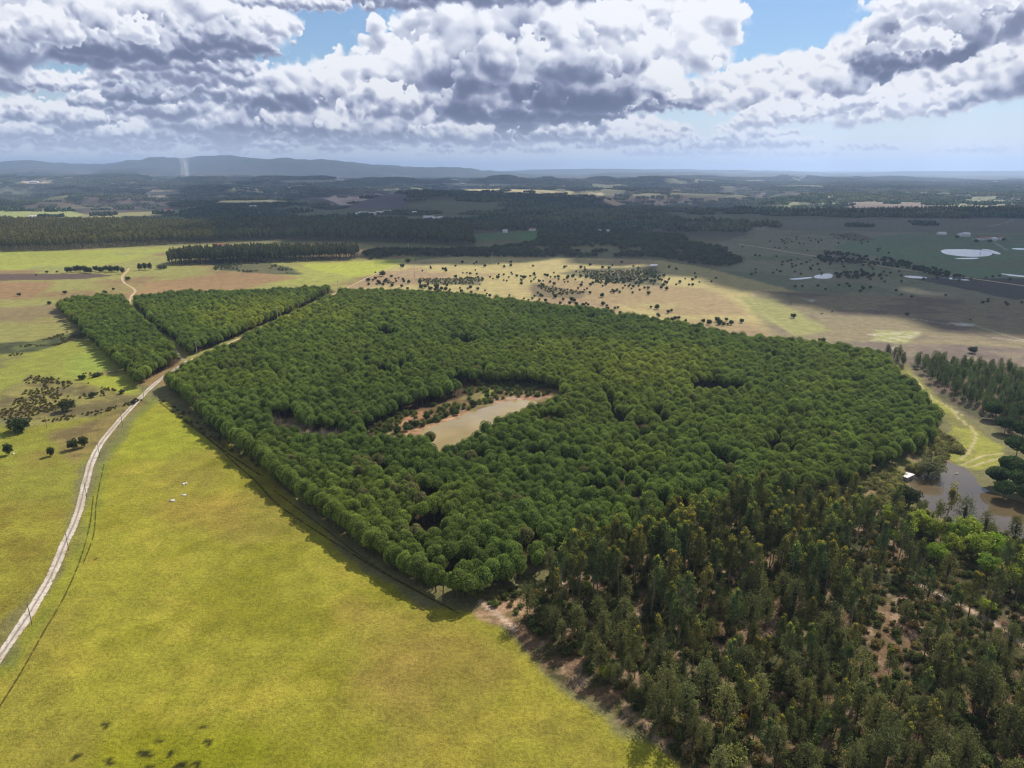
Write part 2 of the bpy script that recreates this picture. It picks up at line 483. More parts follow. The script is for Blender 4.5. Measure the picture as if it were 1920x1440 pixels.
# ---- outlines, as seen in the photograph ----
PLANT_MAIN = [(310, 712), (352, 742), (400, 790), (455, 832), (500, 868), (525, 893), (600, 948), (700, 1022), (800, 1080), (880, 1106), (930, 1090), (985, 1068),
              (1050, 1040), (1130, 1015), (1230, 985), (1330, 960), (1420, 940), (1500, 915), (1590, 893), (1640, 870), (1690, 845), (1745, 820), (1768, 792), (1735, 745), (1690, 705),
              (1662, 670), (1640, 660), (1500, 640), (1400, 634), (1370, 630), (1300, 611), (1200, 597), (1130, 586), (1000, 569), (900, 556), (800, 549), (700, 546), (642, 545), (560, 585), (470, 628), (385, 668), (350, 690)]
PLANT_A = [(106, 570), (150, 556), (238, 556), (255, 590), (300, 630), (343, 672), (318, 690), (262, 716), (238, 690), (190, 650), (150, 612)]
PLANT_B = [(247, 562), (330, 550), (470, 548), (560, 543), (612, 537), (628, 547), (540, 588), (440, 632), (372, 660), (350, 658), (300, 615), (262, 582)]
CLEARINGS = [
    [(672, 812), (745, 772), (835, 748), (878, 730), (903, 716), (1010, 720), (1060, 733), (1032, 752), (985, 764), (924, 790), (893, 810), (864, 828), (812, 846), (806, 815), (760, 815), (700, 822)],
    [(492, 782), (540, 776), (562, 800), (600, 808), (640, 808), (655, 826), (640, 842), (588, 838), (530, 822)],
    [(1283, 728), (1330, 722), (1398, 736), (1402, 750), (1350, 750), (1300, 742)],
    [(1118, 742), (1138, 745), (1160, 782), (1178, 812), (1168, 814), (1140, 775)],
    [(1005, 796), (1030, 788), (1062, 792), (1058, 806), (1020, 810)],
    [(706, 628), (725, 622), (746, 634), (735, 642), (712, 640)],
    [(1060, 872), (1082, 868), (1092, 900), (1080, 905)],
    [(1330, 862), (1370, 880), (1385, 905), (1370, 905), (1340, 885)],
    [(1100, 705), (1108, 703), (1175, 745), (1170, 750)],
    [(825, 650), (870, 642), (905, 648), (880, 655)],
]
POND_C = [(778, 810), (846, 787), (892, 769), (936, 756), (973, 749), (1009, 752), (1010, 770), (960, 800), (915, 828), (880, 846), (820, 858), (800, 850), (806, 830)]
POND_R = [(1700, 896), (1740, 868), (1769, 864), (1785, 869), (1812, 878), (1826, 892), (1836, 912), (1872, 928), (1940, 950), (2020, 965), (2060, 1040), (1925, 1015), (1870, 1004), (1800, 988), (1745, 960), (1715, 925)]
MIXED = [(905, 1128), (950, 1108), (1000, 1092), (1080, 1055), (1180, 1030), (1300, 1000), (1420, 975), (1540, 940), (1600, 925), (1660, 945), (1720, 975), (1800, 1000), (1880, 1015), (2500, 1150),
         (2900, 1500), (2900, 1700), (1400, 1700), (1330, 1500), (1275, 1420), (1200, 1345), (1135, 1280), (1085, 1250), (1010, 1195), (950, 1150)]

# ---- the ground sheet, with what grows or lies on it as colour ----
def srgb(c):
    return np.array([(v / 255 / 12.92 if v / 255 <= 0.04045 else ((v / 255 + 0.055) / 1.055) ** 2.4) for v in c])


slopes = np.concatenate([-np.geomspace(6, 0.9, 26)[:-1], np.linspace(-0.86, 0.86, 760), np.geomspace(0.9, 6, 26)[1:]])
ys = [-290.0]
while ys[-1] < 44000:
    y = ys[-1]
    if y < 70: st = 15
    elif y < 290: st = 1.0
    elif y < 1400: st = y * y / 95000
    elif y < 1700: st = 20
    elif y < 8000: st = 26
    else: st = y * 0.010
    ys.append(y + st)
ys = np.array(ys)
GX = slopes[None, :] * (ys[:, None] + 300); GY = np.repeat(ys[:, None], len(slopes), 1)
GX = np.clip(GX, -60000, 60000)
GZ = height(GX, GY)
PX, PY = proj(GX, GY, GZ)
front = GY > 20
PY = np.where(front, PY, 3000)
ND = np.clip(GY, 60, 6000)
# pixel-space warp keeps borders of fields natural; it is a fixed map of this land
wpx = (fbm(GX, GY, 14, 4, 0.55, 1) - 0.5) * FPX * 7 / ND + (fbm(GX, GY, 90, 3, 0.5, 4) - 0.5) * FPX * 16 / ND
wpy = (fbm(GX, GY, 14, 4, 0.55, 6) - 0.5) * FPX * 7 * 110 / ND ** 2 * 1.0 + (fbm(GX, GY, 90, 3, 0.5, 8) - 0.5) * FPX * 16 * 110 / ND ** 2
QX = PX + wpx; QY = PY + wpy
land = np.zeros(GX.shape + (3,), np.float32)
land[:] = srgb((128, 122, 78)) * 0.8


def blend(mask, c, k=0.8):
    global land
    m = (mask * front).astype(np.float32)[..., None]
    land = land * (1 - m) + (srgb(c) * k).astype(np.float32) * m


def poly_mask(poly, feather, warp=1.0):
    x0, x1 = min(p[0] for p in poly) - feather * 4 - 30, max(p[0] for p in poly) + feather * 4 + 30
    y0, y1 = min(p[1] for p in poly) - feather - 12, max(p[1] for p in poly) + feather + 12
    out = np.zeros(GX.shape, np.float32)
    sel = np.nonzero((PX > x0) & (PX < x1) & (PY > y0) & (PY < y1))
    qx = PX[sel] + (QX[sel] - PX[sel]) * warp; qy = PY[sel] + (QY[sel] - PY[sel]) * warp
    asp = np.clip(ND[sel] / 110, 1, 10)                        # far land is seen flat: measure in width
    ins = in_poly(qx, qy, poly)
    d = np.full(qx.shape, 1e9)
    n = len(poly)
    for i in range(n):
        ax, ay = poly[i][:2]; bx, by = poly[(i + 1) % n][:2]
        dx, dy = (bx - ax), (by - ay) * asp
        L = dx * dx + dy * dy + 1e-9
        t = np.clip(((qx - ax) * dx + (qy - ay) * asp * dy) / L, 0, 1)
        d = np.minimum(d, (qx - ax - t * dx) ** 2 + ((qy - ay) * asp - t * dy) ** 2)
    d = np.sqrt(d) * np.where(ins, 1, -1)
    out[sel] = smooth01(d, -feather, feather)
    return out


def field_(poly, c, feather=6, c2=None, size=60, lo=0.42, hi=0.60, seed=1, warp=1.0, k=0.8):
    m = poly_mask(poly, feather, warp)
    blend(m, c, k)
    if c2 is not None:
        blend(m * smooth01(fbm(GX, GY, size, 5, 0.55, seed), lo, hi), c2, k)
    return m


def line_(pts, half, c, k=0.8, a=1.0, rough=0.5):
    """A worn line on the ground; half is its half width in metres."""
    g = [tuple(G(*p)) for p in pts]
    x0, x1 = min(p[0] for p in g) - 8, max(p[0] for p in g) + 8; y0, y1 = min(p[1] for p in g) - 8, max(p[1] for p in g) + 8
    sel = np.nonzero((GX > x0) & (GX < x1) & (GY > y0) & (GY < y1))
    d = seg_dist(GX[sel], GY[sel], g, False)
    m = np.zeros(GX.shape, np.float32)
    m[sel] = smooth01(-d, -half * 1.5, -half * 0.5) * a * (1 - rough * smooth01(fbm(GX[sel], GY[sel], 9, 3, 0.6, 9), 0.45, 0.7))
    blend(m, c, k)


full = np.ones(GX.shape, np.float32)
# far country: dark woods with brown heath and some pale fields
far_m = smooth01(GY, 1150, 1500)
blend(far_m, (74, 76, 58), 0.7)
blend(far_m * smooth01(fbm(GX, GY, 700, 5, 0.6, 11), 0.50, 0.62), (104, 90, 76), 0.7)
blend(far_m * smooth01(fbm(GX, GY, 420, 4, 0.55, 12), 0.655, 0.70) * (GY < 9000), (120, 120, 82), 0.7)
blend(smooth01(GY, 8500, 11000), (62, 74, 60), 0.7)
# meadows left and centre, in the sun
field_([(-700, 478), (0, 474), (400, 458), (660, 452), (770, 478), (760, 500), (700, 520), (640, 545), (640, 720), (-700, 720)], (158, 152, 84), 5, (150, 124, 84), 90, 0.50, 0.66, 2)
field_([(-300, 478), (130, 470), (330, 466), (240, 488), (120, 505), (-300, 510)], (166, 168, 76), 6, (150, 150, 90), 60, 0.5, 0.7, 3)
field_([(560, 495), (690, 490), (775, 484), (745, 504), (660, 520), (590, 510)], (176, 178, 72), 8)
field_([(430, 505), (560, 500), (660, 520), (600, 535), (440, 530)], (166, 164, 80), 10)
field_([(-500, 516), (170, 512), (215, 517), (150, 524), (-500, 532)], (104, 86, 74), 5)
field_([(-500, 533), (100, 528), (60, 560), (-500, 570)], (160, 128, 88), 14)
field_([(270, 530), (480, 505), (560, 520), (420, 548), (260, 552)], (164, 132, 90), 16)
field_([(395, 486), (480, 487), (550, 505), (570, 515), (480, 512), (400, 506)], (110, 106, 72), 7, (80, 84, 58), 20)
# left heath and rough pasture
field_([(-500, 560), (110, 560), (140, 600), (150, 640), (-500, 690)], (146, 128, 88), 12, (156, 150, 84), 50, 0.45, 0.62, 4)
field_([(-500, 668), (60, 640), (145, 618), (160, 632), (60, 662), (-500, 700)], (104, 108, 62), 7, (76, 80, 52), 12)
field_([(-500, 690), (60, 660), (160, 635), (250, 700), (270, 745), (100, 760), (-500, 770)], (152, 154, 66), 10, (136, 124, 76), 45, 0.46, 0.62, 5)
field_([(130, 665), (210, 660), (215, 690), (140, 702)], (152, 162, 68), 14)
field_([(150, 705), (215, 698), (262, 730), (220, 742), (160, 724)], (162, 164, 60), 12)
field_([(15, 735), (60, 705), (140, 712), (240, 738), (270, 752), (160, 790), (60, 800), (-30, 780)], (118, 106, 68), 14, (152, 142, 78), 16, 0.45, 0.62, 6)
field_([(-500, 770), (60, 800), (170, 778), (255, 752), (215, 800), (150, 880), (120, 990), (70, 1080), (-10, 1200), (-700, 1300)], (144, 142, 52), 8, (146, 130, 58), 40, 0.45, 0.65, 7)
field_([(95, 812), (190, 775), (255, 752), (222, 795), (170, 850), (140, 870), (110, 850)], (146, 128, 72), 16, (120, 104, 64), 12)
field_([(-700, 960), (110, 940), (120, 1000), (70, 1080), (-10, 1200), (-700, 1300)], (136, 122, 44), 60, (150, 142, 50), 20, 0.45, 0.6, 8)
# the large field in front
MF = [(285, 752), (300, 745), (352, 790), (430, 845), (490, 885), (560, 960), (640, 1020), (720, 1080), (800, 1130), (900, 1130), (960, 1170), (1010, 1200), (1085, 1265), (1180, 1345), (1280, 1430), (1500, 1700), (-1500, 1700), (-1500, 1300), (10, 1245), (90, 1110), (165, 950), (200, 860)]
field_(MF, (156, 150, 50), 8, (150, 138, 54), 34, 0.45, 0.66, 9)
mfm = poly_mask(MF, 8)
blend(mfm * smooth01(fbm(GX, GY, 15, 4, 0.6, 31), 0.5, 0.68) * 0.7, (172, 158, 58))
blend(mfm * smooth01(fbm(GX, GY, 22, 4, 0.6, 32), 0.52, 0.7) * 0.6, (132, 128, 30))
blend(mfm * smooth01(-((PX - 300) / 150) ** 2 - ((PY - 800) / 100) ** 2 + (fbm(GX, GY, 30, 3) - 0.5), -1.0, 0.1) * 0.85, (156, 158, 46))
blend(mfm * smooth01(-((PX - 330) / 260) ** 2 - ((PY - 1410) / 95) ** 2 + (fbm(GX, GY, 12, 4) - 0.5) * 1.6, -0.9, 0.1) * 0.8, (134, 134, 20))
blend(mfm * smooth01(-((PX - 760) / 200) ** 2 - ((PY - 1250) / 160) ** 2 + (fbm(GX, GY, 16, 4, 0.5, 3) - 0.5) * 1.6, -1.0, 0.2) * 0.6, (160, 132, 68))
blend(mfm * smooth01(-((PX - 380) / 120) ** 2 - ((PY - 955) / 60) ** 2 + (fbm(GX, GY, 16, 4, 0.5, 3) - 0.5) * 1.2, -1.0, 0.2) * 0.5, (164, 134, 62))
blend(mfm * smooth01(-((PX - 60) / 160) ** 2 - ((PY - 1420) / 170) ** 2 + (fbm(GX, GY, 16, 4, 0.5, 13) - 0.5) * 1.2, -1.0, 0.2) * 0.7, (152, 140, 56))
seam = seg_dist(PX, PY, [(560, 950), (700, 1050), (900, 1160), (1050, 1270), (1240, 1440)], False)
blend(mfm * smooth01(-seam + (fbm(GX, GY, 10, 4) - 0.5) * 60, -60, 10) * 0.55, (152, 148, 50))
# wet black holes in the sward
for px, py, rx, ry in [(145, 1418, 11, 7), (203, 1430, 9, 7), (200, 1360, 8, 4), (301, 1387, 9, 4), (388, 1391, 9, 8), (379, 1365, 9, 4), (270, 1415, 20, 10), (322, 1412, 10, 7), (278, 1438, 12, 7), (340, 1436, 16, 9), (373, 1432, 9, 7), (180, 1048, 4, 4)]:
    q = 1 - ((PX - px) / rx) ** 2 - ((PY - py) / ry) ** 2 + (fbm(GX, GY, 0.9, 3, 0.6, 14) - 0.5) * 2.2
    blend(smooth01(q, 0.0, 0.5) * 0.9, (36, 30, 20), 0.6)
# verge right of the road
line_([(10, 1260), (100, 1130), (150, 1035), (178, 950), (196, 870), (240, 800), (290, 748)], 2.2, (132, 140, 48), 0.8, 0.6)
# golden meadow with bushes
field_([(640, 545), (700, 515), (770, 488), (900, 478), (1240, 488), (1420, 520), (1500, 545), (1700, 555), (3300, 590), (3300, 760), (1640, 672), (1300, 620), (1000, 580)], (190, 172, 112), 6, (168, 142, 104), 110, 0.50, 0.66, 15)
field_([(1020, 520), (1330, 540), (1410, 590), (1250, 590), (1100, 560), (1010, 540)], (172, 148, 104), 16, (182, 166, 108), 60, 0.5, 0.68, 16)
field_([(780, 524), (900, 520), (900, 536), (800, 534)], (120, 112, 78), 7)
field_([(1000, 530), (1100, 545), (1090, 560), (1000, 556)], (128, 112, 80), 7)
field_([(1080, 505), (1230, 500), (1240, 535), (1160, 530), (1060, 512)], (126, 118, 78), 12, (90, 90, 62), 20)
field_([(1400, 545), (3300, 590), (3300, 800), (1900, 705), (1640, 672), (1450, 632)], (146, 132, 96), 14, (126, 108, 90), 50, 0.44, 0.6, 17)
field_([(1380, 555), (1440, 560), (1560, 620), (1500, 630), (1420, 590)], (160, 156, 92), 10)
field_([(1640, 620), (1720, 625), (1700, 645), (1640, 640)], (160, 160, 90), 9, (190, 180, 140), 5)
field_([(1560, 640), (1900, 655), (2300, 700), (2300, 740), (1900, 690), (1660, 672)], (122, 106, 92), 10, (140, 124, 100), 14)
for q in [[(1776, 606), (1825, 608), (1822, 614), (1790, 613)], [(1500, 560), (1520, 562), (1515, 566)], [(1670, 656), (1688, 652), (1680, 662)], [(1627, 627), (1645, 627), (1640, 630)]]:
    field_(q, (206, 196, 176), 3)
for pts in [[(1822, 608), (1870, 624), (1920, 638), (2000, 655)], [(1715, 598), (1780, 608)], [(1860, 633), (1920, 640)]]:
    line_(pts, 1.4, (190, 176, 150), 0.8, 0.8)
for pts in [[(1400, 556), (1440, 594), (1490, 628)], [(1408, 545), (1412, 570)], [(1320, 560), (1500, 575)]]:
    line_(pts, 1.6, (176, 168, 108), 0.8, 0.6)
# the country under the cloud, centre and right
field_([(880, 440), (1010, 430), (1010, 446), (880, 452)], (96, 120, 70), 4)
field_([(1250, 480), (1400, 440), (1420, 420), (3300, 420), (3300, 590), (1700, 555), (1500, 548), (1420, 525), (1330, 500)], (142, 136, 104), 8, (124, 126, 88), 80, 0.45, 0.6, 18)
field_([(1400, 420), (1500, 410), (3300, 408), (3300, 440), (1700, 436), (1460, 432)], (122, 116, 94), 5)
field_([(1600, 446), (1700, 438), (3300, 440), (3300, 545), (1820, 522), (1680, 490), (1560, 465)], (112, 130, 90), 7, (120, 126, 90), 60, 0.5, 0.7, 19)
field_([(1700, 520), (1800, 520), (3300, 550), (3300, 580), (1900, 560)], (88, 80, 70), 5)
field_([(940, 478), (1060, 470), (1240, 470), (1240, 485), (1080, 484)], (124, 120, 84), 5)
# sunlit hillsides painted paler into the ground colour, then pale far fields
field_([(1395, 402), (1430, 368), (1520, 360), (1800, 362), (1990, 378), (1990, 404), (1640, 400)], (150, 150, 112), 6, (116, 116, 88), 160, 0.45, 0.6, 24)
field_([(390, 378), (420, 342), (560, 338), (580, 360), (520, 380)], (128, 126, 94), 8, (100, 98, 78), 200, 0.45, 0.6, 25)
field_([(-300, 352), (40, 338), (240, 336), (300, 352), (200, 362), (-300, 372)], (116, 116, 92), 8, (94, 94, 76), 200, 0.45, 0.6, 26)
field_([(640, 345), (900, 343), (1130, 350), (1300, 372), (1130, 366), (860, 356), (640, 360)], (132, 128, 96), 8, (100, 100, 78), 200, 0.45, 0.6, 27)
for q, c in [([(-300, 398), (110, 391), (160, 402), (130, 412), (0, 416), (-300, 414)], (160, 164, 100)), ([(155, 402), (300, 396), (330, 402), (250, 414), (150, 410)], (150, 144, 96)),
             ([(310, 396), (365, 390), (362, 402), (320, 404)], (140, 146, 84)), ([(40, 340), (96, 340), (92, 344), (46, 344)], (200, 180, 150)),
             ([(525, 339), (640, 337), (640, 341), (540, 342)], (180, 168, 120)), ([(880, 354), (1000, 356), (1130, 362), (1130, 367), (960, 362), (870, 358)], (206, 190, 140)),
             ([(840, 344), (970, 346), (970, 349), (860, 348)], (186, 176, 130)), ([(268, 372), (285, 356), (330, 358), (340, 364), (300, 370)], (150, 138, 116)), ([(268, 372), (276, 360), (284, 356), (280, 368)], (196, 176, 150)),
             ([(420, 350), (470, 350), (465, 356), (424, 356)], (140, 140, 96)), ([(560, 372), (700, 360), (780, 366), (760, 390), (620, 392)], (108, 96, 96)),
             ([(1590, 378), (1740, 380), (1740, 398), (1560, 396)], (140, 124, 112)), ([(1430, 400), (1460, 376), (1500, 368), (1520, 372), (1470, 396)], (160, 158, 116)),
             ([(860, 437), (880, 434), (890, 452), (870, 452)], (128, 100, 80)), ([(990, 438), (1005, 436), (1006, 450), (970, 452), (965, 442)], (96, 128, 62)), ([(400, 463), (520, 458), (520, 462), (410, 467)], (180, 176, 96)),
             ([(0, 425), (140, 428), (140, 434), (0, 430)], (120, 116, 84)), ([(1560, 440), (1600, 436), (1640, 450), (1600, 452)], (110, 92, 72))]:
    field_(q, c, 4, warp=0.6)
for pts in [[(1850, 425), (1885, 418), (1900, 412)], [(1822, 448), (1860, 452), (1890, 470)]]:
    line_(pts, 2.2, (190, 180, 160), 0.8, 0.8)
# plantation floor, mixed wood floor, clearings
blend(poly_mask(PLANT_MAIN, 3, 0.3), (84, 66, 44), 0.7)
blend(poly_mask(PLANT_A, 3, 0.3), (84, 66, 44), 0.7)
blend(poly_mask(PLANT_B, 3, 0.3), (84, 66, 44), 0.7)
field_(MIXED, (126, 100, 74), 5, (88, 84, 48), 9, 0.44, 0.60, 20)
mm = poly_mask(MIXED, 5)
blend(mm * smooth01(fbm(GX, GY, 4, 4, 0.6, 33), 0.55, 0.7) * 0.8, (176, 146, 116))
blend(mm * smooth01(fbm(GX, GY, 6, 3, 0.6, 34), 0.55, 0.66) * 0.8, (64, 68, 34))
field_([(905, 1128), (960, 1110), (1000, 1095), (1050, 1075), (1080, 1085), (1020, 1110), (985, 1150), (940, 1160), (920, 1145)], (186, 150, 116), 6, (128, 110, 70), 3)
for pts in [[(900, 1128), (930, 1150), (965, 1180)], [(1000, 1115), (1040, 1098), (1090, 1080)], [(1725, 1098), (1790, 1130), (1860, 1165), (1930, 1215)]]:
    line_(pts, 0.8, (214, 184, 156), 0.85, 0.9, 0.3)
c0 = CLEARINGS[0]
field_(c0, (140, 126, 78), 4, (118, 92, 60), 7, 0.45, 0.6, 21)
field_([(684, 822), (735, 806), (800, 790), (870, 764), (885, 776), (800, 812), (760, 824)], (196, 150, 112), 4, (156, 124, 84), 2.5, 0.42, 0.56)
field_([(700, 790), (745, 786), (760, 768), (800, 764), (790, 776), (740, 796)], (176, 132, 96), 5)
field_([(905, 750), (1000, 738), (1035, 744), (1000, 752), (930, 762)], (164, 124, 92), 5, (190, 160, 130), 3)
field_([(890, 728), (912, 726), (905, 742), (892, 746)], (150, 160, 70), 4)
field_(CLEARINGS[1], (140, 118, 94), 3, (110, 94, 70), 4)
# strip along the eastern side of the plantation
field_([(1664, 682), (1705, 688), (1730, 715), (1760, 735), (1790, 765), (1850, 830), (1884, 850), (1880, 868), (1830, 882), (1780, 870), (1765, 850), (1790, 820), (1775, 780), (1735, 740), (1700, 706)], (160, 158, 68), 5, (134, 128, 66), 9, 0.45, 0.62, 22)
field_([(1560, 905), (1640, 880), (1700, 858), (1760, 845), (1800, 870), (1730, 895), (1700, 930), (1740, 965), (1680, 960), (1600, 930)], (120, 120, 62), 6, (150, 124, 88), 6, 0.45, 0.6, 23)
for pts in [[(1707, 700), (1725, 722), (1750, 748), (1780, 764), (1793, 780), (1830, 810), (1828, 826), (1815, 850), (1800, 862)], [(1805, 872), (1840, 855), (1880, 850)], [(1815, 877), (1850, 866), (1885, 856)], [(1790, 770), (1805, 780)]]:
    line_(pts, 0.6, (196, 178, 130), 0.85, 0.9, 0.2)
field_([(1710, 678), (1760, 676), (2300, 740), (2300, 900), (1900, 835), (1850, 800), (1790, 752), (1730, 712)], (116, 98, 78), 6, (90, 88, 56), 9)
# fine mottling of everything
land *= (0.80 + 0.40 * fbm(GX, GY, 5.5, 4, 0.65, 40)[..., None]).astype(np.float32)
land *= (0.86 + 0.28 * fbm(GX, GY, 160, 4, 0.6, 41)[..., None]).astype(np.float32)
land = np.clip(land, 0.004, 0.8)


# ==== materials ====
def new_mat(name):
    m = bpy.data.materials.new(name)
    m.use_nodes = True
    t = m.node_tree
    t.nodes.clear()
    N = NT(t)
    out = N.n('ShaderNodeOutputMaterial')
    b = N.n('ShaderNodeBsdfPrincipled')
    b.inputs['Roughness'].default_value = 0.9
    b.inputs['Specular IOR Level'].default_value = 0.12
    N.link(b.outputs[0], out.inputs[0])
    return m, N, b, out


def rgb(c, k=1.0):
    return tuple(float(v) * k for v in srgb(c)) + (1,)


def ground_mat():
    m, N, b, out = new_mat('ground_cover')
    at = N.n('ShaderNodeAttribute', attribute_name='land')
    tc = N.n('ShaderNodeTexCoord').outputs['Object']
    n1 = N.noise(tc, 0.9, 5, 0.68)
    n2 = N.noise(tc, 0.16, 4, 0.6)
    n3 = N.noise(tc, 2.6, 2, 0.6)
    v = N.m('ADD', N.ss(n1, 0.30, 0.72, 0.74, 1.24), N.ss(n2, 0.35, 0.65, -0.10, 0.12))
    v = N.m('ADD', v, N.ss(n3, 0.35, 0.65, -0.12, 0.12))
    c = N.vm('SCALE', at.outputs['Color'], scale=v)
    sp = N.noise(tc, 0.55, 4, 0.7)
    c = N.mix(N.ss(sp, 0.60, 0.70, 0.0, 0.38), c, N.vm('MULTIPLY', at.outputs['Color'], (0.55, 0.62, 0.6)))
    c = N.mix(N.ss(sp, 0.36, 0.28, 0.0, 0.30), c, N.vm('MULTIPLY', at.outputs['Color'], (1.45, 1.35, 1.6)))
    N.link(c, b.inputs['Base Color'])
    bp = N.n('ShaderNodeBump')
    bp.inputs['Strength'].default_value = 0.9
    bp.inputs['Distance'].default_value = 0.5
    N.link(N.m('ADD', n1, N.m('MULTIPLY', n3, 0.4)), bp.inputs['Height'])
    N.link(bp.outputs[0], b.inputs['Normal'])
    return m


def mesh_grid(name, X, Y, Z, mat, colors=None):
    h, w = X.shape
    me = bpy.data.meshes.new(name)
    me.vertices.add(h * w)
    me.vertices.foreach_set('co', np.stack([X, Y, Z], -1).astype(np.float32).ravel())
    idx = np.arange(h * w).reshape(h, w)
    q = np.stack([idx[:-1, :-1], idx[:-1, 1:], idx[1:, 1:], idx[1:, :-1]], -1).reshape(-1, 4)
    me.loops.add(q.size); me.loops.foreach_set('vertex_index', q.ravel().astype(np.int32))
    me.polygons.add(len(q)); me.polygons.foreach_set('loop_start', np.arange(0, q.size, 4, dtype=np.int32))
    me.polygons.foreach_set('use_smooth', np.ones(len(q), bool))
    me.update(calc_edges=True)
    if colors is not None:
        a = me.attributes.new('land', 'FLOAT_COLOR', 'POINT')
        c = np.ones((h * w, 4), np.float32); c[:, :3] = colors.reshape(-1, 3)
        a.data.foreach_set('color', c.ravel())
    me.materials.append(mat)
    o = bpy.data.objects.new(name, me)
    col.objects.link(o)
    return o


def tag(o, label=None, cat=None, group=None, kind=None):
    if label: o['label'] = label
    if cat: o['category'] = cat
    if group: o['group'] = group
    if kind: o['kind'] = kind
    return o


M_GROUND = ground_mat()
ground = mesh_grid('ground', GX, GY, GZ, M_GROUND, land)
tag(ground, 'open country of fields, heath, woodland floor and far blue hills', 'ground', kind='structure')

# ==== air ====
def box_mesh(x0, x1, y0, y1, z0, z1):
    v = [(x, y, z) for x in (x0, x1) for y in (y0, y1) for z in (z0, z1)]
    f = [(0, 1, 3, 2), (4, 6, 7, 5), (0, 4, 5, 1), (2, 3, 7, 6), (0, 2, 6, 4), (1, 5, 7, 3)]
    return v, f


def mesh_obj(name, v, f, mats, parent=None, smooth=False, colv=None, mi=None):
    me = bpy.data.meshes.new(name)
    me.from_pydata([tuple(map(float, p)) for p in v], [], [tuple(int(i) for i in q) for q in f])
    if not isinstance(mats, (list, tuple)): mats = [mats]
    for m in mats: me.materials.append(m)
    if mi is not None: me.polygons.foreach_set('material_index', np.asarray(mi, np.int32))
    if smooth: me.polygons.foreach_set('use_smooth', np.ones(len(me.polygons), bool))
    if colv is not None:
        a = me.attributes.new('leaf', 'FLOAT_COLOR', 'POINT')
        c = np.ones((len(me.vertices), 4), np.float32); c[:, :3] = colv
        a.data.foreach_set('color', c.ravel())
    me.update()
    o = bpy.data.objects.new(name, me)
    col.objects.link(o)
    if parent: o.parent = parent
    return o


HAZE_TOP = 420
hm = bpy.data.materials.new('air')
hm.use_nodes = True
hm.node_tree.nodes.clear()
HN = NT(hm.node_tree)
pv = HN.n('ShaderNodeVolumePrincipled')
pv.inputs['Color'].default_value = (0.56, 0.72, 1.0, 1)
pv.inputs['Density'].default_value = 0.000082
pv.inputs['Anisotropy'].default_value = 0.45
HN.link(pv.outputs[0], HN.n('ShaderNodeOutputMaterial').inputs['Volume'])
hm.cycles.volume_sampling = 'DISTANCE'
v, f = box_mesh(-62000, 62000, -1000, 46000, -70, HAZE_TOP)
haze = mesh_obj('haze', v, f, hm)
tag(haze, 'thin blue haze that fades the far hills and mountains', 'haze', kind='stuff')

# ==== water ====
def water_mat(name, c, rough=0.04, spec=0.5):
    m, N, b, out = new_mat(name)
    tc = N.n('ShaderNodeTexCoord').outputs['Object']
    n = N.noise(tc, 0.05, 3, 0.5)
    b.inputs['Roughness'].default_value = rough
    b.inputs['Specular IOR Level'].default_value = spec
    N.link(N.mix(N.ss(n, 0.35, 0.65), rgb(c, 0.9), rgb(c, 1.1)), b.inputs['Base Color'])
    bp = N.n('ShaderNodeBump'); bp.inputs['Strength'].default_value = 0.08; bp.inputs['Distance'].default_value = 0.1
    N.link(N.noise(tc, 1.1, 3, 0.6), bp.inputs['Height']); N.link(bp.outputs[0], b.inputs['Normal'])
    return m


def smooth_poly(pts, n=3, jitter=0.0, seed=0):
    """Chaikin-rounded outline."""
    p = [np.array(q, float) for q in pts]
    for _ in range(n):
        q = []
        for i in range(len(p)):
            a, b = p[i], p[(i + 1) % len(p)]
            q += [a * 0.75 + b * 0.25, a * 0.25 + b * 0.75]
        p = q
    r = np.random.default_rng(seed)
    return [tuple(a + r.normal(size=2) * jitter) for a in p]


def sheet(name, px_poly, z, mat, label, cat, jitter=0.12, rounds=2):
    g = smooth_poly([G(*p) for p in px_poly], rounds, jitter, len(px_poly))
    o = mesh_obj(name, [(x, y, z) for x, y in g], [list(range(len(g)))], mat)
    tag(o, label, cat, kind='structure')
    return o


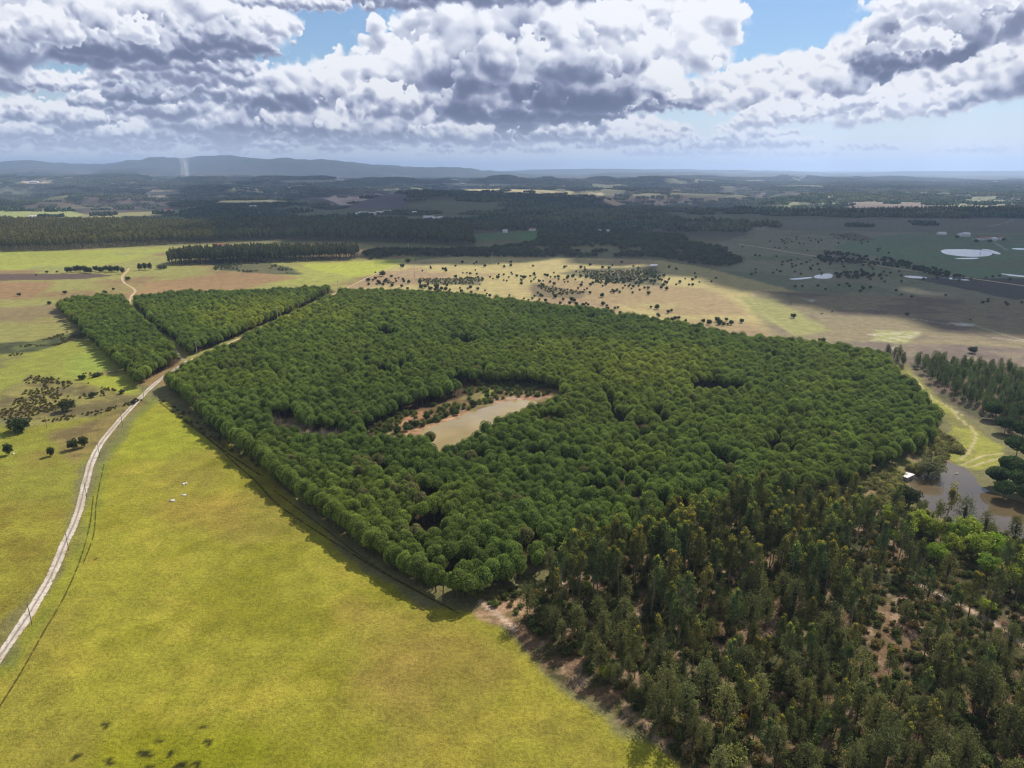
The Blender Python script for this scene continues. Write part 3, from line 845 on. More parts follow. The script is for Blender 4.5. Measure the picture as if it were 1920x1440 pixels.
W_TAN = water_mat('silty_water', (158, 138, 94))
W_BROWN = water_mat('brown_water', (96, 82, 58))
W_GREY = water_mat('reservoir_water', (132, 136, 140), 0.12)
sheet('pond_water', POND_C, 0.06, W_TAN, 'tan silty pond inside the pine plantation', 'pond')
sheet('pond_water', POND_R, 0.06, W_BROWN, 'brown pond beside the eucalyptus wood', 'pond')
for k, (q, lb) in enumerate([
    ([(1762, 468), (1800, 467), (1850, 469), (1862, 474), (1858, 480), (1826, 482), (1795, 480), (1768, 476)], 'bright round reservoir on the green plain beyond the dirt road'),
    ([(1836, 467), (1850, 467), (1868, 471), (1879, 477), (1866, 477), (1853, 470)], 'narrow bright arm of water bending round the reservoir'),
    ([(1526, 517), (1545, 513), (1561, 513), (1561, 522), (1540, 523), (1526, 521)], 'small bright pool by dark bushes on the heath'),
    ([(1693, 517), (1715, 517), (1740, 520), (1736, 523), (1700, 521)], 'bright puddle beside the straight dirt road'),
    ([(1752, 518), (1790, 521), (1825, 526), (1800, 526), (1760, 521)], 'long bright puddle along the straight dirt road'),
    ([(1870, 512), (1900, 515), (1960, 521), (1900, 519)], 'thin bright flood on the far grass beyond the road'),
    ([(1217, 496), (1232, 495), (1234, 498), (1219, 499)], 'tiny bright pool at the edge of the golden meadow'),
    ([(1785, 484), (1840, 483), (1830, 486), (1800, 486)], 'shallow bright fringe below the round reservoir'),
    ([(1895, 465), (1940, 466), (1940, 469), (1900, 468)], 'thin bright ditch beyond the farm buildings'),
    ([(1476, 523), (1500, 521), (1524, 519), (1522, 522), (1490, 525)], 'thin bright rill running into the small pool'),
]):
    sheet('flood_water', q, 0.10, W_GREY, lb, 'pool', 0.0, 1)


# ==== roads ====
def road_mat(name, c, rut, pale):
    m, N, b, out = new_mat(name)
    tc = N.n('ShaderNodeTexCoord')
    uv = N.n('ShaderNodeAttribute', attribute_name='across').outputs['Fac']
    a = N.m('ABSOLUTE', uv)
    n = N.noise(tc.outputs['Object'], 0.7, 5, 0.65)
    n2 = N.noise(tc.outputs['Object'], 0.09, 3, 0.6)
    w = N.m('ABSOLUTE', N.m('SUBTRACT', a, 0.45))
    mid = N.ss(N.m('ADD', a, N.m('MULTIPLY', N.m('SUBTRACT', n, 0.5), 1.0)), 0.30, 0.05)
    c1 = N.mix(N.ss(n2, 0.4, 0.62), rgb(c), rgb(pale))
    c1 = N.mix(N.m('MULTIPLY', mid, 0.75), c1, rgb(rut))
    c1 = N.mix(N.ss(n, 0.52, 0.64, 0.0, 0.55), c1, rgb(rut))
    c1 = N.mix(N.ss(N.m('ADD', a, N.m('MULTIPLY', N.m('SUBTRACT', n, 0.5), 0.9)), 0.80, 1.05, 0, 0.9), c1, rgb((118, 116, 60), 0.8))
    N.link(c1, b.inputs['Base Color'])
    bp = N.n('ShaderNodeBump'); bp.inputs['Strength'].default_value = 0.6; bp.inputs['Distance'].default_value = 0.2
    N.link(n, bp.inputs['Height']); N.link(bp.outputs[0], b.inputs['Normal'])
    return m


def spline(pts, step):
    p = [np.array(q, float) for q in pts]
    p = [2 * p[0] - p[1]] + p + [2 * p[-1] - p[-2]]
    out = []
    for i in range(1, len(p) - 2):
        n = max(2, int(np.linalg.norm(p[i + 1] - p[i]) / step))
        for k in range(n):
            t = k / n
            out.append(0.5 * ((2 * p[i]) + (p[i + 1] - p[i - 1]) * t + (2 * p[i - 1] - 5 * p[i] + 4 * p[i + 1] - p[i + 2]) * t * t + (3 * p[i] - p[i - 1] - 3 * p[i + 1] + p[i + 2]) * t ** 3))
    out.append(p[-2])
    return np.array(out)


def road(name, px_pts, half, mat, label, z=0.05, step=2.0, cat='road'):
    c = spline([G(*p) for p in px_pts], step)
    d = np.gradient(c, axis=0); d /= np.linalg.norm(d, axis=1)[:, None]
    nrm = np.stack([-d[:, 1], d[:, 0]], -1)
    r = np.random.default_rng(7)
    s = np.linspace(-1, 1, 9)
    X = []; Y = []; A = []
    for i in range(len(c)):
        jl, jr = half * (0.82 + 0.36 * fbm(i * 1.0, 3.3, 5, 2)), half * (0.82 + 0.36 * fbm(i * 1.0, 9.3, 5, 2))
        for t in s:
            h = jr if t > 0 else jl
            X.append(c[i, 0] + nrm[i, 0] * t * h); Y.append(c[i, 1] + nrm[i, 1] * t * h); A.append(t)
    X = np.array(X).reshape(-1, 9); Y = np.array(Y).reshape(-1, 9)
    Z = np.full_like(X, z) + 0.03 * (1 - np.abs(s)[None, :])
    o = mesh_grid(name, X, Y, Z, mat)
    a = o.data.attributes.new('across', 'FLOAT', 'POINT')
    a.data.foreach_set('value', np.array(A, np.float32))
    tag(o, label, cat, kind='structure')
    return o


R_PALE = road_mat('pale_gravel', (184, 168, 148), (118, 106, 88), (206, 192, 176))
R_SAND = road_mat('sand_track', (196, 164, 126), (150, 120, 88), (212, 184, 150))
road('dirt_road', [(-60, 1320), (-12, 1248), (30, 1188), (60, 1142), (95, 1082), (125, 1012), (145, 966), (160, 908), (173, 862), (193, 826), (229, 783), (268, 741), (300, 712), (330, 692), (352, 677)], 1.5, R_PALE, 'pale gravel road curving up along the yellow-green field')
road('dirt_track', [(352, 677), (440, 639), (540, 593), (632, 549), (690, 520), (748, 493), (756, 486)], 0.9, R_SAND, 'sandy track between the two pine blocks')
road('dirt_track', [(343, 674), (320, 648), (285, 617), (255, 588), (243, 570), (246, 556), (254, 546), (247, 539), (234, 531), (229, 523), (231, 516), (238, 509), (242, 503)], 1.15, R_SAND, 'sandy track winding north past the small pine block')
road('dirt_road', [(1385, 458), (1440, 466), (1500, 476), (1600, 491), (1700, 506), (1800, 519), (1920, 536), (2100, 562)], 2.6, R_SAND, 'straight sandy road across the shaded heath', step=6)

# wheel marks worn into the grass: thin broken ribbons lying on the field
def rut_mat():
    m, N, b, out = new_mat('worn_grass')
    tc = N.n('ShaderNodeTexCoord').outputs['Object']
    a = N.m('ABSOLUTE', N.n('ShaderNodeAttribute', attribute_name='across').outputs['Fac'])
    n = N.noise(tc, 0.35, 4, 0.7)
    N.link(N.mix(n, rgb((74, 64, 30), 0.7), rgb((112, 98, 42), 0.8)), b.inputs['Base Color'])
    tp = N.n('ShaderNodeBsdfTransparent')
    mx = N.n('ShaderNodeMixShader')
    N.link(N.m('MULTIPLY', N.ss(a, 1.0, 0.3), N.ss(n, 0.36, 0.56, 0.12, 0.85)), mx.inputs[0])
    N.link(tp.outputs[0], mx.inputs[1]); N.link(b.outputs[0], mx.inputs[2]); N.link(mx.outputs[0], out.inputs[0])
    return m


M_RUT = rut_mat()
for pts, hw, lb in [([(175, 930), (168, 985), (150, 1050), (120, 1120), (85, 1180), (40, 1260), (-10, 1340)], 0.34, 'dark wheel mark curving beside the gravel road'),
                    ([(195, 870), (181, 940), (176, 1000), (155, 1060)], 0.3, 'faint wheel mark beside the gravel road'),
                    ([(325, 770), (380, 812), (440, 868), (480, 903), (520, 945), (600, 1000), (720, 1075), (860, 1150)], 0.5, 'worn wheel mark running along the plantation edge'),
                    ([(300, 755), (360, 800), (430, 852), (492, 893)], 0.7, 'dark ditch under the fence by the plantation'),
                    ([(512, 918), (600, 985), (700, 1060), (800, 1118)], 0.35, 'second wheel mark along the plantation edge')]:
    road('wheel_mark', pts, hw, M_RUT, lb, 0.04, 1.5, 'track')

# ==== foliage ====
def leaf_mat(name, transl=0.30, var=0.45):
    m, N, b, out = new_mat(name)
    at = N.n('ShaderNodeAttribute', attribute_name='leaf')
    ti = N.n('ShaderNodeAttribute', attribute_type='INSTANCER', attribute_name='tint')
    rnd = N.n('ShaderNodeObjectInfo').outputs['Random']
    c = N.vm('MULTIPLY', at.outputs['Color'], ti.outputs['Color'])
    c = N.vm('SCALE', c, scale=N.m('ADD', 1.0 - var / 2, N.m('MULTIPLY', rnd, var)))
    N.link(c, b.inputs['Base Color'])
    b.inputs['Roughness'].default_value = 0.75
    tr = N.n('ShaderNodeBsdfTranslucent')
    N.link(N.vm('MULTIPLY', c, (1.2, 1.25, 0.6)), tr.inputs[0])
    mx = N.n('ShaderNodeMixShader')
    mx.inputs[0].default_value = transl
    N.link(b.outputs[0], mx.inputs[1]); N.link(tr.outputs[0], mx.inputs[2]); N.link(mx.outputs[0], out.inputs[0])
    return m


def bark_mat(name, c):
    m, N, b, out = new_mat(name)
    tc = N.n('ShaderNodeTexCoord').outputs['Object']
    N.link(N.mix(N.noise(tc, 2.0, 4, 0.6), rgb(c, 0.6), rgb(c, 1.2)), b.inputs['Base Color'])
    return m


M_LEAF = leaf_mat('foliage')
M_BARK = bark_mat('bark', (112, 92, 76))
M_PALEBARK = bark_mat('pale_bark', (176, 158, 136))
_phi = math.pi * (3 - 5 ** 0.5)


class Build:
    """Collects triangles and quads with a colour per vertex."""
    def __init__(s):
        s.v = []; s.f = []; s.c = []; s.n = 0

    def add(s, v, f, c):
        v = np.asarray(v, np.float32).reshape(-1, 3)
        s.v.append(v); s.f += [tuple(int(i) + s.n for i in q) for q in f]
        c = np.asarray(c, np.float32)
        s.c.append(np.broadcast_to(c, (len(v), 3)) if c.ndim == 1 else c)
        s.n += len(v)

    def tube(s, p0, p1, r0, r1, c, sides=5):
        p0 = np.array(p0, float); p1 = np.array(p1, float)
        d = p1 - p0; d /= np.linalg.norm(d) + 1e-9
        a = np.cross(d, (0.31, 0.9, 0.2)); a /= np.linalg.norm(a); b = np.cross(d, a)
        t = np.arange(sides) * 2 * math.pi / sides
        ring = np.cos(t)[:, None] * a + np.sin(t)[:, None] * b
        v = np.concatenate([p0 + ring * r0, p1 + ring * r1])
        f = [(i, (i + 1) % sides, sides + (i + 1) % sides, sides + i) for i in range(sides)] + [tuple(range(sides, 2 * sides))]
        s.add(v, f, c)

    def blob(s, cen, rx, ry, rz, c, rng, bump=0.15, sub=1):
        v, f = ICO[sub]
        k = 1 + (rng.random(len(v)) - 0.5) * 2 * bump
        s.add(v * k[:, None] * np.array([rx, ry, rz]) + np.array(cen), f, c)

    def tufts(s, P, Nrm, size, cols, rng, stretch=1.0, tilt=0.6):
        """One small kinked leaf clump (two triangles) at each point, roughly facing its normal."""
        n = len(P)
        if n == 0: return
        d = Nrm + rng.normal(size=(n, 3)) * tilt; d /= np.linalg.norm(d, axis=1)[:, None] + 1e-9
        a = np.cross(d, rng.normal(size=(n, 3))); a /= np.linalg.norm(a, axis=1)[:, None] + 1e-9
        b = np.cross(d, a)
        sz = (size * (0.6 + 0.8 * rng.random(n)))[:, None] if np.ndim(size) == 0 else (size * (0.6 + 0.8 * rng.random(n)))[:, None]
        v = np.stack([P - a * sz, P + b * sz * 0.6 * stretch + d * sz * 0.25, P + a * sz, P - b * sz * 0.6 * stretch + d * sz * 0.25], 1).reshape(-1, 3)
        i = s.n + np.arange(n) * 4
        s.v.append(v.astype(np.float32))
        s.f += [t for k in i for t in ((int(k), int(k) + 1, int(k) + 2), (int(k), int(k) + 2, int(k) + 3))]
        s.c.append(np.repeat(cols, 4, 0).astype(np.float32)); s.n += 4 * n

    def obj(s, name, mat, parent=None, smooth=False):
        return mesh_obj(name, np.concatenate(s.v), s.f, mat, parent, smooth, np.concatenate(s.c))


def ico(sub):
    import bmesh
    bm = bmesh.new(); bmesh.ops.create_icosphere(bm, subdivisions=sub, radius=1)
    v = np.array([q.co[:] for q in bm.verts]); f = [tuple(w.index for w in q.verts) for q in bm.faces]
    bm.free()
    return v, f


ICO = {1: ico(1), 2: ico(2), 3: ico(3)}


def shell(n, rng, cen, rad, zmin=-1.0, lump=0.12, nl=14):
    """Points on a lumpy ellipsoid, with normals."""
    i = np.arange(n) + 0.5
    z = 1 - (1 - zmin) * i / n
    t = i * _phi + rng.random() * 6
    r = np.sqrt(np.clip(1 - z * z, 0, 1))
    d = np.stack([r * np.cos(t), r * np.sin(t), z], -1) + rng.normal(size=(n, 3)) * 0.05
    d /= np.linalg.norm(d, axis=1)[:, None]
    heads = rng.normal(size=(nl, 3)); heads[:, 2] = np.abs(heads[:, 2]) * 0.8 + zmin * 0.3; heads /= np.linalg.norm(heads, axis=1)[:, None]
    near = (d @ heads.T).max(1)
    k = 1 - lump + lump * 1.6 * smooth01(near, 0.75, 1.0) + rng.normal(size=n) * 0.025
    P = np.array(cen) + d * k[:, None] * np.array(rad)
    Nn = d / np.array(rad); Nn /= np.linalg.norm(Nn, axis=1)[:, None]
    return P, Nn, near


PROTO = {}


def leafcols(n, base, rng, var=0.25, alt=None, pa=0.0):
    c = np.tile(np.array(base, float), (n, 1)) * (1 + (rng.random(n)[:, None] - 0.5) * 2 * var)
    if alt is not None:
        k = rng.random(n) < pa
        c[k] = np.array(alt)
    return c


def stone_pine(seed, R=3.0, H=8.0, flat=0.72, n=1000, base=(0.172, 0.222, 0.044), tuft=0.21, bare=0.0, bark=(0.16, 0.11, 0.08)):
    rng = np.random.default_rng(seed)
    cr = Build(); tr = Build()
    rz = R * flat
    cz = H - rz
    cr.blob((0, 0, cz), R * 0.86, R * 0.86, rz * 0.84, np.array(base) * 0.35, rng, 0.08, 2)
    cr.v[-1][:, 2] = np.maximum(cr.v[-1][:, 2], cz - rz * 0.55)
    P, Nn, near = shell(n, rng, (0, 0, cz), (R, R, rz), -0.75, 0.18, 12)
    P[:, 2] = np.maximum(P[:, 2], cz - rz * 0.85 + rng.random(n) * 0.5)
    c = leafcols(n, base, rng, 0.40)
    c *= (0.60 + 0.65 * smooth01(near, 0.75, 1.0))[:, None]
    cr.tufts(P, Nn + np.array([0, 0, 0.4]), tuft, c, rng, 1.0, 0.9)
    tr.tube((0, 0, -0.2), (rng.normal() * 0.15, rng.normal() * 0.15, cz - rz * 0.2), 0.2, 0.12, bark, 5)
    for k in range(5):
        a = rng.random() * 6.28
        tr.tube((0, 0, cz - rz * (0.9 - 0.1 * k)), (math.cos(a) * R * 0.6, math.sin(a) * R * 0.6, cz - rz * 0.1), 0.09, 0.05, bark, 4)
    return cr, tr


def eucalypt(seed, H=15.0, n=800, base=(0.120, 0.135, 0.048), tip=(0.52, 0.46, 0.06), spread=2.1, lobes=8):
    rng = np.random.default_rng(seed)
    cr = Build(); tr = Build()
    bark = (0.30, 0.24, 0.18)
    lean = rng.normal(size=2) * 0.5
    tr.tube((0, 0, -0.2), (lean[0] * 0.5, lean[1] * 0.5, H * 0.5), 0.17, 0.12, bark, 5)
    tr.tube((lean[0] * 0.5, lean[1] * 0.5, H * 0.5), (lean[0], lean[1], H * 0.95), 0.12, 0.03, bark, 4)
    for k in range(lobes):
        fz = 0.42 + 0.5 * (k + rng.random() * 0.6) / lobes
        a = rng.random() * 6.28
        rad = spread * (1.15 - fz) * (0.4 + rng.random() * 0.9)
        c = np.array([lean[0] * fz + math.cos(a) * rad, lean[1] * fz + math.sin(a) * rad, H * fz + rng.random() * 0.8])
        if k == lobes - 1: c = np.array([lean[0], lean[1], H * 0.90])
        rr = spread * (0.30 + 0.22 * rng.random()) * (1.1 if k < lobes - 2 else 0.75); rz = rr * (1.5 + 0.8 * rng.random())
        tr.tube((lean[0] * fz, lean[1] * fz, H * (fz - 0.12)), c, 0.06, 0.02, bark, 3)
        m = n // lobes
        d = rng.normal(size=(m, 3)); d /= np.linalg.norm(d, axis=1)[:, None]
        q = rng.random(m) ** 0.45
        P = c + d * q[:, None] * np.array([rr, rr, rz])
        cc = leafcols(m, base, rng, 0.35)
        topness = smooth01(d[:, 2] * q, 0.30, 0.85) * (0.55 + 0.45 * rng.random(m)) * smooth01(fz, 0.5, 0.85)
        cc = cc * (1 - topness[:, None]) + np.array(tip) * topness[:, None]
        cr.tufts(P, d + np.array([0, 0, 0.1]), 0.26, cc, rng, 0.7, 0.6)
    return cr, tr


def maritime(seed, H=8.5, n=780, base=(0.135, 0.148, 0.058), R=1.9):
    rng = np.random.default_rng(seed)
    cr = Build(); tr = Build()
    bark = (0.13, 0.10, 0.08)
    tr.tube((0, 0, -0.2), (rng.normal() * 0.15, rng.normal() * 0.15, H * 0.93), 0.13, 0.03, bark, 5)
    wh = 7
    for k in range(wh):
        fz = 0.28 + 0.66 * k / (wh - 1)
        nb = 6 if k < wh - 1 else 3
        L = R * (1.1 - fz) ** 0.6 * (0.9 if k else 0.7)
        for j in range(nb):
            a = j * 6.28 / nb + rng.random() * 0.9
            e = np.array([math.cos(a) * L, math.sin(a) * L, H * fz + L * (0.35 + 0.3 * rng.random())]) * (1, 1, 1)
            tr.tube((0, 0, H * fz), e, 0.035, 0.012, bark, 3)
            m = n // (wh * 6)
            t = 0.45 + 0.65 * rng.random(m)
            P = np.array([0, 0, H * fz]) * (1 - t[:, None]) + e * t[:, None] + rng.normal(size=(m, 3)) * 0.24 * R / 1.9
            cr.tufts(P, rng.normal(size=(m, 3)) * 0.5 + np.array([0, 0, 1.0]), 0.24, leafcols(m, base, rng, 0.35), rng, 0.55, 0.9)
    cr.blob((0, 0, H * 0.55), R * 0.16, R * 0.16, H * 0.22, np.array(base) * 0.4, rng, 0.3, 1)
    return cr, tr


def broadleaf(seed, R=3.0, H=6.0, n=1000, base=(0.20, 0.26, 0.03), tuft=0.3, lump=0.3, zmin=-0.7, alt=None, pa=0.2, core=0.5, asp=1.0, bark=(0.2, 0.16, 0.12)):
    rng = np.random.default_rng(seed)
    cr = Build(); tr = Build()
    rz = R * 0.8 * asp; cz = max(H - rz, rz * 0.7)
    tr.tube((0, 0, -0.2), (0, 0, cz * 0.7), 0.05 * R + 0.04, 0.04 * R, bark, 5)
    for k in range(5):
        a = k * 1.3 + rng.random()
        tr.tube((0, 0, cz * 0.5), (math.cos(a) * R * 0.5, math.sin(a) * R * 0.5, cz + rz * 0.2), 0.03 * R, 0.015 * R, bark, 4)
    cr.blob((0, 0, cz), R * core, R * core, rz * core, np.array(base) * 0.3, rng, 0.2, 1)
    L = 9
    for k in range(L):
        a = k * _phi; up = -0.85 + 1.72 * k / L
        c = np.array([math.cos(a) * R * 0.55 * math.sqrt(max(0.1, 1 - up * up * 0.8)), math.sin(a) * R * 0.55 * math.sqrt(max(0.1, 1 - up * up * 0.8)), cz + up * rz * 0.62])
        m = n // L
        r = R * (0.36 + 0.16 * rng.random())
        P, Nn, near = shell(m, rng, c, (r, r, r * 0.85), -0.6, lump, 6)
        P = c + (P - c) * (0.7 + 0.4 * rng.random(m))[:, None]
        P[:, 2] = np.maximum(P[:, 2], 0.1)
        cr.tufts(P, Nn + np.array([0, 0, 0.3]), tuft, leafcols(m, base, rng, 0.3, alt, pa), rng, 0.9, 0.7)
    return cr, tr


def bare_shrub(seed, H=3.2, R=1.4, c=(0.30, 0.25, 0.20)):
    rng = np.random.default_rng(seed)
    tr = Build()
    for k in range(16):
        a = rng.random() * 6.28; r = R * rng.random() ** 0.6
        p = np.array([math.cos(a) * r * 0.5, math.sin(a) * r * 0.5, H * 0.55]); q = np.array([math.cos(a) * r, math.sin(a) * r, H * (0.75 + 0.3 * rng.random())])
        cc = np.array(c) * (0.7 + 0.6 * rng.random())
        tr.tube((0, 0, 0), p, 0.05, 0.03, cc, 3); tr.tube(p, q, 0.03, 0.012, cc, 3)
        for j in range(5):
            t = rng.random(); s0 = p * (1 - t) + q * t
            tr.tube(s0, s0 + rng.normal(size=3) * 0.35 + np.array([0, 0, 0.45]), 0.018, 0.008, cc, 3)
    return tr


def camera_dist(x, y, z=3.0):
    return np.sqrt(x * x + y * y + (CAM_H - z) ** 2)


# unlinked collections hold the shapes that the wood masses repeat
def proto_set(kind, builders):
    """builders: list of (crown Build, trunk Build). Keeps split meshes for single trees, and one joined mesh for masses."""
    c = bpy.data.collections.new(kind + '_shapes')
    parts = []
    for k, (cr, tr) in enumerate(builders):
        co = cr.obj(kind + '_crown', M_LEAF) if cr else None
        to = tr.obj(kind + '_trunk', M_LEAF) if tr else None
        J = Build()
        for b in (cr, tr):
            if b: J.add(np.concatenate(b.v), b.f, np.concatenate(b.c))
        jo = J.obj(kind, M_LEAF)
        col.objects.unlink(jo); c.objects.link(jo)
        parts.append((co.data if co else None, to.data if to else None))
        for o in (co, to):
            if o: bpy.data.objects.remove(o)
    PROTO[kind] = (c, parts)


def gn_group(name, coll):
    g = bpy.data.node_groups.new(name, 'GeometryNodeTree')
    g.interface.new_socket('Geometry', in_out='INPUT', socket_type='NodeSocketGeometry')
    g.interface.new_socket('Geometry', in_out='OUTPUT', socket_type='NodeSocketGeometry')
    n = g.nodes; l = g.links
    gi = n.new('NodeGroupInput'); go = n.new('NodeGroupOutput')
    ip = n.new('GeometryNodeInstanceOnPoints')
    ci = n.new('GeometryNodeCollectionInfo')
    ci.inputs['Collection'].default_value = coll
    ci.inputs['Separate Children'].default_value = True
    ci.inputs['Reset Children'].default_value = True
    ip.inputs['Pick Instance'].default_value = True

    def attr(nm, typ):
        a = n.new('GeometryNodeInputNamedAttribute'); a.data_type = typ; a.inputs['Name'].default_value = nm
        return a.outputs['Attribute']
    l.new(gi.outputs[0], ip.inputs['Points']); l.new(ci.outputs[0], ip.inputs['Instance'])
    l.new(attr('which', 'INT'), ip.inputs['Instance Index'])
    eu = n.new('FunctionNodeEulerToRotation')
    l.new(attr('turn', 'FLOAT_VECTOR'), eu.inputs[0])
    l.new(eu.outputs[0], ip.inputs['Rotation'])
    l.new(attr('size', 'FLOAT_VECTOR'), ip.inputs['Scale'])
    l.new(ip.outputs[0], go.inputs[0])
    return g


def mass(name, kind, P, size, tint, label, cat, rng, tilt=0.05):
    """Many plants as one object of kind stuff."""
    n = len(P)
    if n == 0: return
    coll, parts = PROTO[kind]
    me = bpy.data.meshes.new(name)
    me.vertices.add(n); me.vertices.foreach_set('co', np.asarray(P, np.float32).ravel())
    a = me.attributes.new('which', 'INT', 'POINT'); a.data.foreach_set('value', rng.integers(0, len(parts), n).astype(np.int32))
    rot = rng.normal(size=(n, 3)) * tilt; rot[:, 2] = rng.random(n) * 6.283
    a = me.attributes.new('turn', 'FLOAT_VECTOR', 'POINT'); a.data.foreach_set('vector', rot.astype(np.float32).ravel())
    a = me.attributes.new('size', 'FLOAT_VECTOR', 'POINT'); a.data.foreach_set('vector', np.asarray(size, np.float32).ravel())
    t = np.ones((n, 4), np.float32); t[:, :3] = tint
    a = me.attributes.new('tint', 'FLOAT_COLOR', 'POINT'); a.data.foreach_set('color', t.ravel())
    o = bpy.data.objects.new(name, me); col.objects.link(o)
    md = o.modifiers.new('scatter', 'NODES'); md.node_group = gn_group(name + '_scatter', coll)
    tag(o, label, cat, kind='stuff')
    return o


def single(name, kind, x, y, z, size, tint, label, cat, rng, group=None, which=None):
    coll, parts = PROTO[kind]
    k = which if which is not None else int(rng.integers(0, len(parts)))
    r = bpy.data.objects.new(name, None); r.empty_display_size = 0.5; col.objects.link(r)
    r.location = (x, y, z); r.rotation_euler = (0, 0, rng.random() * 6.283)
    r.scale = tuple(size) if np.ndim(size) else (size, size, size)
    tag(r, label, cat, group)
    for nm, me in zip(('crown', 'trunk'), parts[k]):
        if me is None: continue
        o = bpy.data.objects.new(nm if nm == 'trunk' or parts[k][1] is None or True else nm, me); col.objects.link(o); o.parent = r
        o['tint'] = [float(v) for v in tint]
    return r


def stand(kind, X, Y, size, tint, thing, label, cat, group, mass_label, rng, limit=300, massname=None):
    """The ones that show largest as trees of their own, the rest as one mass."""
    px, py = proj(X, Y, 4)
    vis = (px > -15) & (px < 1935) & (py > 300) & (py < 1460)
    d = camera_dist(X, Y) + np.where(vis, 0, 1e5)
    order = np.argsort(d)
    Z = height(X, Y)
    big = order[:limit]; big = big[vis[big]]
    rest = np.setdiff1d(np.arange(len(X)), big)
    for i in big:
        lb = label(X[i], Y[i], tint[i], size[i]) if callable(label) else label
        single(thing, kind, X[i], Y[i], Z[i], size[i], tint[i], lb, cat, rng, group)
    mass(massname or (thing + '_wood'), kind, np.stack([X[rest], Y[rest], Z[rest]], -1), size[rest], tint[rest], mass_label, cat, rng)


def jgrid(x0, x1, y0, y1, s, jit, rng, ang=0.0):
    """Planted rows, turned by ang, shaken by jit."""
    cx, cyy = (x0 + x1) / 2, (y0 + y1) / 2
    R = math.hypot(x1 - x0, y1 - y0) / 2 + s
    a = np.arange(-R, R, s)
    A, B = np.meshgrid(a, a)
    B = B + (np.arange(A.shape[1])[None, :] % 2) * s * 0.5
    A = A + rng.normal(size=A.shape) * jit * s; B = B + rng.normal(size=B.shape) * jit * s
    X = cx + A * math.cos(ang) - B * math.sin(ang); Y = cyy + A * math.sin(ang) + B * math.cos(ang)
    k = (X > x0) & (X < x1) & (Y > y0) & (Y < y1)
    return X[k], Y[k]


rng = np.random.default_rng(21)
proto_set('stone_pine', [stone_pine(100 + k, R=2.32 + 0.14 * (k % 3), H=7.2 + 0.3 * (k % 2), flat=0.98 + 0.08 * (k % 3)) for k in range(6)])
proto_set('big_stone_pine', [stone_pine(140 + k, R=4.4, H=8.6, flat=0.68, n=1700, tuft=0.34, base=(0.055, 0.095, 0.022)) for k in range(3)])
proto_set('eucalyptus', [eucalypt(200 + k, H=15.5 + 0.8 * (k % 3), lobes=8 + k % 3, spread=2.7, n=1100) for k in range(6)])
proto_set('pine', [maritime(300 + k, H=7.8 + 0.6 * (k % 3), R=2.1 + 0.35 * (k % 3), n=900) for k in range(6)])
proto_set('bright_tree', [broadleaf(400 + k, R=3.0, H=6.5, base=(0.30, 0.37, 0.045), alt=(0.42, 0.44, 0.06), pa=0.3) for k in range(3)])
proto_set('willow', [broadleaf(420 + k, R=3.0, H=4.3, base=(0.15, 0.16, 0.07), alt=(0.24, 0.22, 0.11), pa=0.35, n=1200, tuft=0.24) for k in range(2)])
proto_set('dark_tree', [broadleaf(440 + k, R=3.0, H=4.9, base=(0.060, 0.080, 0.032), n=1300, tuft=0.26, alt=(0.07, 0.08, 0.03), pa=0.2, core=0.6) for k in range(3)])
proto_set('bush', [broadleaf(460 + k, R=1.7, H=2.9, base=(0.055, 0.072, 0.032), n=420, tuft=0.28, core=0.65, asp=1.05) for k in range(4)])
proto_set('shrub', [broadleaf(480 + k, R=1.0, H=1.3, base=(0.13, 0.14, 0.06), n=180, tuft=0.2, core=0.55, alt=(0.16, 0.12, 0.06), pa=0.25) for k in range(5)])
proto_set('bare_shrub', [(None, bare_shrub(500 + k)) for k in range(3)])


def far_tile(seed, S=46.0, n=46, h=7.0, base=(0.040, 0.055, 0.026)):
    """A patch of distant wood: separate pointed and rounded heads, each a few faces."""
    r = np.random.default_rng(seed); B = Build()
    for k in range(n):
        x, y = (r.random(2) - 0.5) * S * 1.06; hh = h * (0.6 + 0.8 * r.random()); w = 2.0 + 2.4 * r.random()
        c = np.array(base) * (0.65 + 0.8 * r.random())
        B.blob((x, y, hh * 0.55), w, w, hh * 0.55, c, r, 0.22, 1)
    return B


proto_set('far_wood', [(far_tile(600 + k), None) for k in range(5)])
def tall_far(seed, H=16.0, base=(0.060, 0.070, 0.030)):
    r = np.random.default_rng(seed); B = Build()
    B.tube((0, 0, 0), (0, 0, H * 0.6), 0.22, 0.15, (0.10, 0.085, 0.08), 3)
    for k in range(4):
        z = H * (0.55 + 0.36 * k / 3)
        B.blob((r.normal() * 0.6, r.normal() * 0.6, z), 1.7 - 0.28 * k, 1.7 - 0.28 * k, H * 0.13, np.array(base) * (0.8 + 0.18 * k) * (1, 0.97, 0.8) if k > 2 else np.array(base) * (0.75 + 0.2 * k), r, 0.3, 1)
    P = np.stack([r.normal(size=70) * 1.1, r.normal(size=70) * 1.1, H * (0.45 + 0.55 * r.random(70))], -1)
    B.tufts(P, r.normal(size=(70, 3)), 0.6, leafcols(70, base, r, 0.4, (0.14, 0.12, 0.04), 0.2), r)
    return B
proto_set('tall_far_tree', [(tall_far(620 + k), None) for k in range(5)])


# ==== clouds that shade the land ====
def cloud_mat():
    m, N, b, out = new_mat('cloud_white')
    b.inputs['Base Color'].default_value = (0.9, 0.9, 0.92, 1)
    b.inputs['Roughness'].default_value = 1
    tr = N.n('ShaderNodeBsdfTranslucent'); tr.inputs[0].default_value = (0.55, 0.56, 0.6, 1)
    mx = N.n('ShaderNodeMixShader'); mx.inputs[0].default_value = 0.12
    N.link(b.outputs[0], mx.inputs[1]); N.link(tr.outputs[0], mx.inputs[2]); N.link(mx.outputs[0], out.inputs[0])
    return m


M_CLOUD = cloud_mat()


